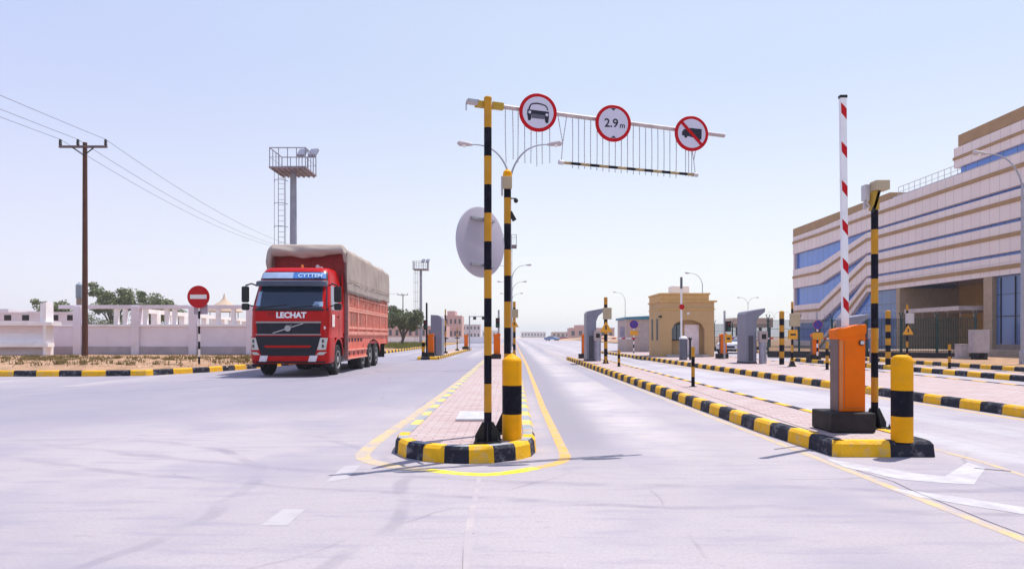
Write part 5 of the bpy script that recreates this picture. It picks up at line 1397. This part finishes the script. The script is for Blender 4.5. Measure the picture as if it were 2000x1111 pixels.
p0 = power_pole('near dark brown timber power pole with crossarm before the white wall', (PPX,PPY,0.12), 12.2)
copy_tree(p0, (X(592,86),86,0), label='timber power pole hidden behind the lorry canvas')
copy_tree(p0, (X(787,173),173,0), label='distant timber power pole above the round tree')
wm = mat('cable_grey', (0.18,0.18,0.22), 0.5)
for k_, (dx, lab) in enumerate(((-1.34,'leftmost of the three overhead wires on the near timber pole'),(-0.34,'middle of the three overhead wires on the near timber pole'),(1.24,'rightmost of the three overhead wires on the near timber pole'))):
    mb = MB(); pts = []
    A = [(PPX+dx-0.6, -12, 12.6), (PPX+dx, PPY-0.1, 12.48), (X(592,86)+dx, 86-0.1, 12.35), (X(787,173)+dx, 173-0.1, 12.35)]
    for i in range(3):
        a_, b_ = Vector(A[i]), Vector(A[i+1]); sag = (0.55, 1.1, 2.0)[i]
        for j in range(24):
            t = j/24; q = a_.lerp(b_, t); q.z -= sag*4*t*(1-t); pts.append(q)
    pts.append(Vector(A[3])); mb.tube(pts, 0.014, 5)
    o = mb.build('overhead_wire', wm); tag(o, lab, 'overhead wire', 'overhead wires')

# ------------------------------------------------------------ white compound walls on the left
WW = mat('white_wall_render', (0.74, 0.67, 0.74), 0.85, var=0.06, scale=0.7, wear=(0.58,0.51,0.56), wamt=0.5, wscale=0.9, bump=0.1)
WWL = mat('white_wall_trim', (0.84, 0.81, 0.83), 0.8, var=0.05, scale=1.0, wear=(0.55,0.49,0.46), wamt=0.4, wscale=1.5)
DADO = mat('stained_wall_base', (0.42, 0.36, 0.39), 0.9, var=0.15, scale=1.4)
D0 = 41.0
w1 = thing('compound_wall', 'white wall with open upper colonnade behind the no entry sign', 'wall', (X(150,D0), D0, 0.1))
def wx(px): return X(px, D0) - X(150, D0)
xe = wx(620)
mb = MB(); mb.box(wx(100), xe, 0, 0.22, 0.55, 1.78); mb.build('wall_panel', WW, w1, smooth=False)
mb = MB(); mb.box(wx(100), xe, -0.09, 0.22, 0, 0.548); mb.build('wall_base', DADO, w1, smooth=False)
mb = MB(); mb.box(wx(100), xe, -0.10, 0.30, 1.782, 1.92); mb.build('coping', WWL, w1, smooth=False, bevel=0.01)
mb = MB(); mb.box(wx(115), xe, -0.06, 0.26, 2.88, 3.10); mb.build('top_beam', WW, w1, smooth=False, bevel=0.01)
for px in (153, 266, 378, 490, 602):
    mb = MB(); c = wx(px); mb.box(c-0.24, c+0.24, -0.16, 0.32, 0, 3.02); mb.build('pier', WW, w1, smooth=False, bevel=0.01)
for px in (226, 243, 283, 325, 340, 425, 455, 540, 570):
    mb = MB(); c = wx(px); mb.box(c-0.12, c+0.12, 0, 0.20, 1.921, 2.878); mb.build('column', WWL, w1, smooth=False)
w2 = thing('compound_wall', 'sunlit white colonnade wall running away behind the front wall', 'wall', (X(262,43), 43, 0.1))
mb = MB(); L2 = 30
def w2p(t): return (-0.145*t*1.0+0.0, t)
mb.prism([(0,0),(0.22,0),(0.22-4.3,L2),(-4.3,L2)], 'z', 0, 1.85); mb.build('wall_panel', WW, w2, smooth=False)
mb = MB(); mb.prism([(-0.06,0),(0.30,0),(0.30-4.3,L2),(-0.06-4.3,L2)], 'z', 2.72, 3.00); mb.build('top_beam', WWL, w2, smooth=False)
for i in range(11):
    t = 0.6+i*2.7; x_ = -4.3*t/L2; mb = MB(); mb.box(x_-0.1, x_+0.32, t-0.25, t+0.25, 1.85, 2.72); mb.build('column', WWL, w2, smooth=False)
# nearer stretch of wall with ledges, far left
w3 = thing('compound_wall', 'nearest white wall with projecting ledges at the left edge of the picture', 'wall', (X(88,38.5), 38.5, 0.1))
mb = MB(); mb.box(-16, 0.0, 0.45, 0.70, 0, 1.80); mb.build('wall_panel', WW, w3, smooth=False)
mb = MB(); mb.box(-16, 0.45, -0.10, 0.74, 1.802, 2.02); mb.build('coping', WWL, w3, smooth=False, bevel=0.01)
mb = MB(); mb.prism([(0.0,0.781),(0.448,0.781),(0.448,1.36),(0.0,0.90)], 'x', -16, -0.103)
mb.build('ledge', WWL, w3, smooth=False)
mb = MB(); mb.box(-16, 0.24, -0.12, 0.449, 0.56, 0.78); mb.build('lower_ledge', WWL, w3, smooth=False, bevel=0.01)
mb = MB(); mb.box(-0.10, 0.08, -0.04, 0.60, 0, 3.15); mb.box(-0.50,-0.10,0.30,0.62,2.025,3.1); mb.build('pier', WWL, w3, smooth=False, bevel=0.01)
w4 = thing('house_wall', 'distant white wall with small square dark openings at far left', 'wall', (X(0,60), 60, 0))
mb = MB(); mb.box(-14, 7.1, 0, 0.3, 0, 3.30); mb.box(-14,7.1,-0.08,0.35,3.301,3.46)
mb.build('wall_panel', WW, w4, smooth=False)
for px in (-70,-20,15,50,107,138):
    mb = MB(); c = X(px,60)-X(0,60); mb.box(c-0.32,c+0.32,-0.012,-0.001,2.70,3.20); o = mb.build('window', mat('dark_opening', (0,0,0)), w4, smooth=False)
    mb = MB(); mb.box(c-0.38,c+0.38,-0.05,-0.001,3.201,3.26); mb.build('lintel', WWL, o, smooth=False)
# pale far houses behind it
HS = mat('far_house_white', (0.62, 0.56, 0.58), 0.85, var=0.08, scale=0.3)
HP = mat('far_house_pink', (0.56, 0.34, 0.30), 0.85, var=0.1, scale=0.3)
HB_ = mat('far_house_beige', (0.52, 0.42, 0.36), 0.85, var=0.1, scale=0.3)
WDK = mat('far_window_dark', (0.06, 0.055, 0.07), 0.5)
def house(label, px0, px1, d, ztop, m, dep=10, wins=4, floors=1, step=None, z0=0.0):
    x0, x1 = X(px0,d), X(px1,d)
    h_ = thing('far_house', label, 'house', (x0, d, z0), 0, 'distant houses')
    w_ = x1-x0; mb = MB(); mb.box(0,w_,0,dep,0,ztop)
    if step: mb.box(w_*0.15,w_*0.6,1,dep-1,ztop+0.001,ztop+step)
    mb.build('wall', m, h_, smooth=False)
    mb = MB(); mb.box(-0.15,w_+0.15,-0.15,0.0-0.002,ztop-0.25,ztop+0.12); mb.build('parapet', m, h_, smooth=False)
    fh = ztop/floors
    for f_ in range(floors):
        for i in range(wins):
            c = w_*(i+0.5)/wins; ww = w_/wins*0.22
            mb = MB(); mb.box(c-ww,c+ww,-0.03,-0.003,f_*fh+fh*0.35,f_*fh+fh*0.75); mb.build('window', WDK, h_, smooth=False)
    return h_
house('pale low house beyond the white wall at the far left edge', -30, 30, 95, 4.4, HS, wins=3, step=0.8)
house('pale house seen over the wall between the two near white piers', 42, 78, 100, 4.9, HS, wins=2)
house('low beige house seen through the colonnade right of the timber pole', 205, 300, 105, 3.1, HB_, wins=5)
house('low brown house seen through the colonnade left of the lorry', 400, 560, 120, 2.9, HB_, wins=6)
house('pink two storey house left of the distant striped poles', 868, 902, 210, 7.6, HP, wins=4, floors=2, step=1.6)
house('long pink house beyond the trees right of the lorry', 756, 872, 190, 4.1, HP, wins=9)
house('pale far building just left of the gantry pole', 903, 938, 290, 6.2, HS, wins=5, floors=2)
house('pale blocky far building near the end of the road', 942, 975, 420, 4.6, HS, wins=5)
house('long pale building on the horizon right of the road end', 1018, 1066, 520, 4.4, HS, wins=8, dep=20)
house('low reddish roofed house left of the barrier island kiosk', 1078, 1112, 330, 3.2, HB_, wins=4)
house('brown and red far house hidden partly by the barrier island kiosk', 1112, 1200, 260, 4.4, HP, wins=6, step=1.2)
# round water tower and tent roof
t_ = thing('water_tower', 'slim tower with grey blue top beside the near timber pole', 'tower', (X(156,90), 90, 0))
mb = MB(); mb.lathe([(0.42,0),(0.42,6.4)], 16); mb.build('shaft', mat('tower_tan', (0.38,0.26,0.21), 0.8), t_)
mb = MB(); mb.lathe([(0.50,6.4),(0.50,8.2),(0.2,8.5),(0.001,8.6)], 16); mb.build('tank', mat('tower_bluegrey', (0.27,0.31,0.37), 0.6), t_)
t_ = thing('tent_pavilion', 'beige conical tent roof rising behind the white wall near the no entry sign', 'tent', (X(438,72), 72, 0))
mb = MB(); mb.lathe([(1.9,3.9),(1.85,4.0),(1.2,4.55),(0.5,5.0),(0.15,5.35),(0.03,5.9)], 20); mb.build('roof', mat('tent_beige', (0.50,0.38,0.28), 0.8), t_)
for k_ in range(4):
    a_ = PI/4+k_*PI/2; mb = MB(); mb.tube([(1.5*math.cos(a_),1.5*math.sin(a_),0),(1.5*math.cos(a_),1.5*math.sin(a_),4.0)],0.05,8); mb.build('post', GALV, t_)

# ------------------------------------------------------------ trees and shrubs
BARK = mat('bark', (0.10, 0.07, 0.055), 0.9, var=0.3, scale=4)
def leafmat(name, c):
    m = mat(name, c, 0.6, var=0.45, scale=0.9); return m
LF1 = leafmat('leaf_grey_green', (0.17, 0.20, 0.085))
LF2 = leafmat('leaf_olive', (0.115, 0.135, 0.05))
def tree(label, loc, h, w, n, leaf, seed, lsize=0.22, trunk=True, flat=1.0, gap=0.0, name='tree', cat='tree', group='desert trees', base=0.28):
    rnd = random.Random(seed)
    t = thing(name, label, cat, loc, 0, group)
    clumps = []
    mb = MB(); th = h*base
    mb.tube([(0,0,0),(0.05*h*rnd.uniform(-.5,.5),0,th*0.6),(0.03*h*rnd.uniform(-1,1),0.02*h,th)], [0.05*h,0.035*h,0.03*h], 8)
    k = 9
    for i in range(k):
        a_ = 2*PI*i/k + rnd.uniform(-.3,.3); rr = w*rnd.uniform(0.25,0.85); zz = h*rnd.uniform(0.52,0.90) - rr*0.12
        e_ = Vector((rr*math.cos(a_), rr*math.sin(a_)*0.8, zz)); s_ = Vector((0,0.01*h,th*rnd.uniform(0.7,1)))
        m_ = s_.lerp(e_, 0.5) + Vector((0,0,h*0.06))
        mb.tube([s_, m_, e_], [0.020*h,0.012*h,0.004*h], 6)
        clumps.append((e_, w*rnd.uniform(0.28,0.46)))
        for _ in range(3):
            q = m_.lerp(e_, rnd.uniform(.2,1.0)) + Vector((rnd.uniform(-.3,.3)*w, rnd.uniform(-.3,.3)*w, rnd.uniform(-.08,.15)*h)); clumps.append((q, w*rnd.uniform(.14,.30)))
    mb.build('trunk', BARK, t)
    mb = MB()
    for i in range(n):
        c, r_ = clumps[int(rnd.random()**1.0*len(clumps))]
        d = Vector((rnd.gauss(0,1), rnd.gauss(0,1), rnd.gauss(0,1))); d.normalize(); d *= r_*(rnd.random()**0.45); d.z *= 0.72*flat
        p = c + d
        if p.z < th*0.75: continue
        a_ = Vector((rnd.gauss(0,1), rnd.gauss(0,1), rnd.gauss(0,1))).normalized(); b_ = a_.cross(Vector((rnd.gauss(0,1), rnd.gauss(0,1), rnd.gauss(0,1)))).normalized()
        s_ = lsize*rnd.uniform(0.5,1.2)
        mb.add([p-a_*s_*0.5, p+b_*s_*0.28, p+a_*s_*0.5, p-b_*s_*0.28], [(0,1,2,3)])
    mb.build('crown', leaf, t, smooth=False)
    return t
tree('grey green desert tree behind the wall, left of the pair right of the timber pole', (X(222,88),88,0), 8.4, 3.2, 9000, LF1, 3, 0.34)
tree('grey green desert tree behind the wall, right of the pair right of the timber pole', (X(278,88),90,0), 8.5, 4.0, 12000, LF1, 8, 0.34)
tree('small green tree behind the wall, just left of the timber pole', (X(136,88),86,0), 6.3, 3.0, 6000, LF1, 12, 0.32)
tree('round dark olive tree between the lorry and the light mast', (X(787,76),76,0), 5.0, 2.7, 12000, LF2, 21, 0.26, base=0.22)
tree('small bush seen through the wall colonnade near the no entry sign', (X(345,82),82,0), 3.9, 2.8, 2600, LF2, 31, 0.22, base=0.15, name='bush', cat='bush')
tree('low wide bush seen through the wall colonnade beside the timber pole', (X(196,84),84,0), 4.1, 3.6, 3400, LF2, 33, 0.22, base=0.12, name='bush', cat='bush')
tree('leafy shrub seen through the wall colonnade close to the lorry', (X(452,86),86,0), 3.6, 3.4, 2600, LF2, 37, 0.22, base=0.12, name='bush', cat='bush')
# low hedge and long low wall right of the lorry
w5 = thing('low_wall', 'long low pale wall running behind the green verge plants right of the lorry', 'wall', (X(750,118), 118, 0))
mb = MB(); mb.box(0, 20, 0, 0.25, 0, 1.0); mb.build('wall_panel', WWL, w5, smooth=False)
mb = MB(); mb.box(0, 20, -0.05, 0.3, 1.002, 1.12); mb.build('coping', WWL, w5, smooth=False)
# sand berm on the right of the road
mb = MB(); n = 40
for i in range(n+1):
    x_ = 12+70*i/n; y_ = 190+8*math.sin(i*0.7)
    hh = 1.5*min(1, i/5)*(0.8+0.3*noise.noise(Vector((i*0.4,0,0))))
    mb.v += [(x_,y_-6,-0.02),(x_,y_-2,hh*0.8),(x_,y_,hh),(x_,y_+8,-0.02)]
for i in range(n):
    for j in range(3): mb.f.append((i*4+j,(i+1)*4+j,(i+1)*4+j+1,i*4+j+1)); mb.m.append(0)
struct(mb.build('sand_berm', mat('berm_sand', (0.42,0.27,0.17), 0.9, var=0.2, scale=0.6)))

# ------------------------------------------------------------ beige gateway, far gantry, cars
gt = thing('gateway', 'beige concrete gateway roof on posts beyond the fence', 'gateway', (X(1432,70), 70, 0))
gw = X(1510,70)-X(1432,70)
mb = MB(); mb.box(0,gw,0,3,2.2,3.2); mb.build('roof_slab', mat('gateway_beige', (0.50,0.40,0.33), 0.8, var=0.1), gt, smooth=False)
for f_ in (0.12,0.4,0.7,0.93): mb = MB(); mb.box(gw*f_-0.1,gw*f_+0.1,0.1,0.4,0,2.198); mb.build('post', DGR, gt, smooth=False)
gg = thing('signal_gantry', 'thin post and arm with two hanging signal lights over the far left lane', 'signal gantry', (X(917,58), 58, 0))
mb = MB(); mb.tube([(0,0,0),(0,0,3.05)],0.06,8); mb.tube([(0,0,3.0),(1.9,0,3.0)],0.035,8); mb.build('frame', GALV, gg)
for x_ in (0.45, 1.2): mb = MB(); mb.box(x_-0.13,x_+0.13,-0.1,0.1,2.72,2.96); mb.build('signal_head', BLKM, gg, smooth=False)
for (px, d, lab, h_) in ((870,44,'thin dark striped post with square base beside the grey slab on the left island',2.9),(893,52,'thin post with small arms farther along the left island',1.8)):
    p = thing('sensor_post', lab, 'sensor post', (X(px,d), d, 0.158), 0, 'thin sensor posts')
    mb = MB(); n = 8
    for i in range(n): mb.tube([(0,0,h_*i/n),(0,0,h_*(i+1)/n)], 0.045, 10, (i+1) % 2, caps=(i==n-1))
    mb.build('post', [YTAN, BLK], p)
    mb = MB(); mb.box(-0.2,0.2,-0.06,0.06,0.95,1.02); mb.box(-0.14,0.14,-0.14,0.14,0.001,0.12); mb.build('bracket', BLKM, p, smooth=False)
def car(label, loc, rz, paint, L_=4.3, W_=1.75, Hh=1.25, name='parked_car', cat='car', group=None):
    c = thing(name, label, cat, loc, rz, group)
    hw = W_/2; mb = MB()
    prof_ = [(-2.15,0.35),(-2.18,0.55),(-2.10,0.72),(-1.2,0.86),(-0.9,0.88),(1.3,0.90),(2.0,0.88),(2.15,0.75),(2.15,0.35)]
    secs = [(0.94,0.97),(1.0,1.0)]
    n = len(prof_)
    ys = [(-hw,0.93),(-hw+0.10,1.0),(0,1.02),(hw-0.10,1.0),(hw,0.93)]
    for (x_, s_) in ys:
        for (y_, z_) in prof_: mb.v.append((x_, y_*(0.97 if s_ < 0.95 else 1), 0.35+(z_-0.35)*s_))
    for i in range(len(ys)-1):
        for j in range(n-1): mb.f.append((i*n+j,(i+1)*n+j,(i+1)*n+j+1,i*n+j+1)); mb.m.append(0)
        mb.f.append((i*n+n-1,(i+1)*n+n-1,(i+1)*n,i*n)); mb.m.append(0)
    mb.f.append(tuple(range(n))); mb.m.append(0); mb.f.append(tuple((len(ys)-1)*n+j for j in range(n))); mb.m.append(0)
    mb.build('body', paint, c, angle=30)
    mb = MB()
    gl = [(-1.15,0.86),(-0.35,Hh),(0.75,Hh),(1.55,0.89)]
    v = []
    for (s_) in (-1, 1):
        for (y_, z_) in gl: v.append((s_*(hw-0.05 if z_ < 1.0 else hw-0.28), y_, z_))
    mb.add(v, [(0,1,2,3),(7,6,5,4),(0,4,5,1),(1,5,6,2),(2,6,7,3)]); mb.build('windows', glassy('car_glass', (0.10,0.12,0.16), 0.08), c, smooth=False)
    mb = MB(); mb.box(-hw+0.27,hw-0.27,-0.36,0.78,Hh-0.015,Hh+0.03); mb.build('roof', paint, c, smooth=False, bevel=0.02)
    for sx in (-1,1):
        for y_ in (-1.35,1.32):
            mb = MB(); mb.lathe([(0.18,-0.10),(0.30,-0.10),(0.32,-0.07),(0.32,0.07),(0.30,0.10),(0.18,0.10)], 20, c=(sx*(hw-0.09),y_,0.32), axis='x'); w_ = mb.build('wheel', RUB, c)
            mb = MB(); mb.lathe([(0.18,sx*0.09),(0.16,sx*0.105),(0.02,sx*0.10)], 14, c=(sx*(hw-0.09),y_,0.32), axis='x'); mb.build('rim', GALVL, w_)
        mb = MB(); mb.box(*sorted((sx*0.45,sx*0.80)), -2.17,-2.08,0.60,0.72); mb.build('headlight', GLL, c, smooth=False)
    mb = MB(); mb.box(-0.45,0.45,-2.19,-2.10,0.42,0.58); mb.build('grille', DGR, c, smooth=False)
    return c
CARW = mat('car_white_paint', (0.70,0.70,0.74), 0.25, var=0.03)
car('white car parked between the guardhouse barrier and the grey kiosk', (X(1446,49), 50.5, 0), R(-28), CARW)
c1 = car('small dark red car parked far off beside the barrier island', (X(1101,230), 228, 0), R(70), mat('car_red_paint', (0.42,0.02,0.02), 0.3))
car('small pale blue car far off near the end of the road', (X(1078,185), 184, 0), R(60), mat('car_blue_paint', (0.13,0.22,0.42), 0.3))

# ------------------------------------------------------------ hazy desert air
mb = MB(); mb.box(-900, 900, -40, 1600, -1.2, 22)
hz = mb.build('haze', bpy.data.materials.new('haze_air'), smooth=False)
tag(hz, 'pale dusty desert haze filling the air over the road', 'haze', kind='stuff')
hm = hz.data.materials[0]; hm.use_nodes = True; hn = hm.node_tree; hn.nodes.clear()
ho = hn.nodes.new('ShaderNodeOutputMaterial'); hv = hn.nodes.new('ShaderNodeVolumePrincipled')
hv.inputs['Color'].default_value = (0.93, 0.95, 1.0, 1); hv.inputs['Density'].default_value = 0.0006; hv.inputs['Anisotropy'].default_value = 0.2
hn.links.new(hv.outputs[0], ho.inputs['Volume'])

# ------------------------------------------------------------ one object per loose piece of these parts
def explode(o):
    me = o.data; n = len(me.vertices); par = list(range(n))
    def find(a):
        while par[a] != a: par[a] = par[par[a]]; a = par[a]
        return a
    for e_ in me.edges: a, b = find(e_.vertices[0]), find(e_.vertices[1]); par[a] = b
    groups = {}
    for p in me.polygons: groups.setdefault(find(p.vertices[0]), []).append(p)
    if len(groups) < 2: return
    name = o.name.split('.')[0]; first = True
    for ps in groups.values():
        idx = {}; vs = []; fs = []; ms = []
        for p in ps:
            f = []
            for v in p.vertices:
                if v not in idx: idx[v] = len(vs); vs.append(me.vertices[v].co[:])
                f.append(idx[v])
            fs.append(f); ms.append(p.material_index)
        m2 = bpy.data.meshes.new(name); m2.from_pydata(vs, [], fs)
        for mm in me.materials: m2.materials.append(mm)
        m2.polygons.foreach_set('material_index', ms); m2.update()
        if first: o.data = m2; first = False
        else: c = o.copy(); c.data = m2; COL.objects.link(c)
SING = {'grille_trim':'grille_trim','bracket':'bracket','red_stripes':'red_stripe','side_fairing':'side_fairing','opening':'opening','end_cap':'end_cap','headlight_pictogram':'headlight_pictogram','height_arrows':'height_arrow','bracket_arm':'bracket_arm','door_seam':'door_seam','wheel_arch_liner':'wheel_arch_liner','wiper':'wiper','entrance_mullion':'entrance_mullion','mullion':'mullion','corner_post':'corner_post','side_post':'side_post','side_rail':'side_rail'}
for o in list(bpy.data.objects):
    b_ = o.name.split('.')[0]
    if o.type == 'MESH' and b_ in SING and not o.children:
        o.name = SING[b_]; explode(o)
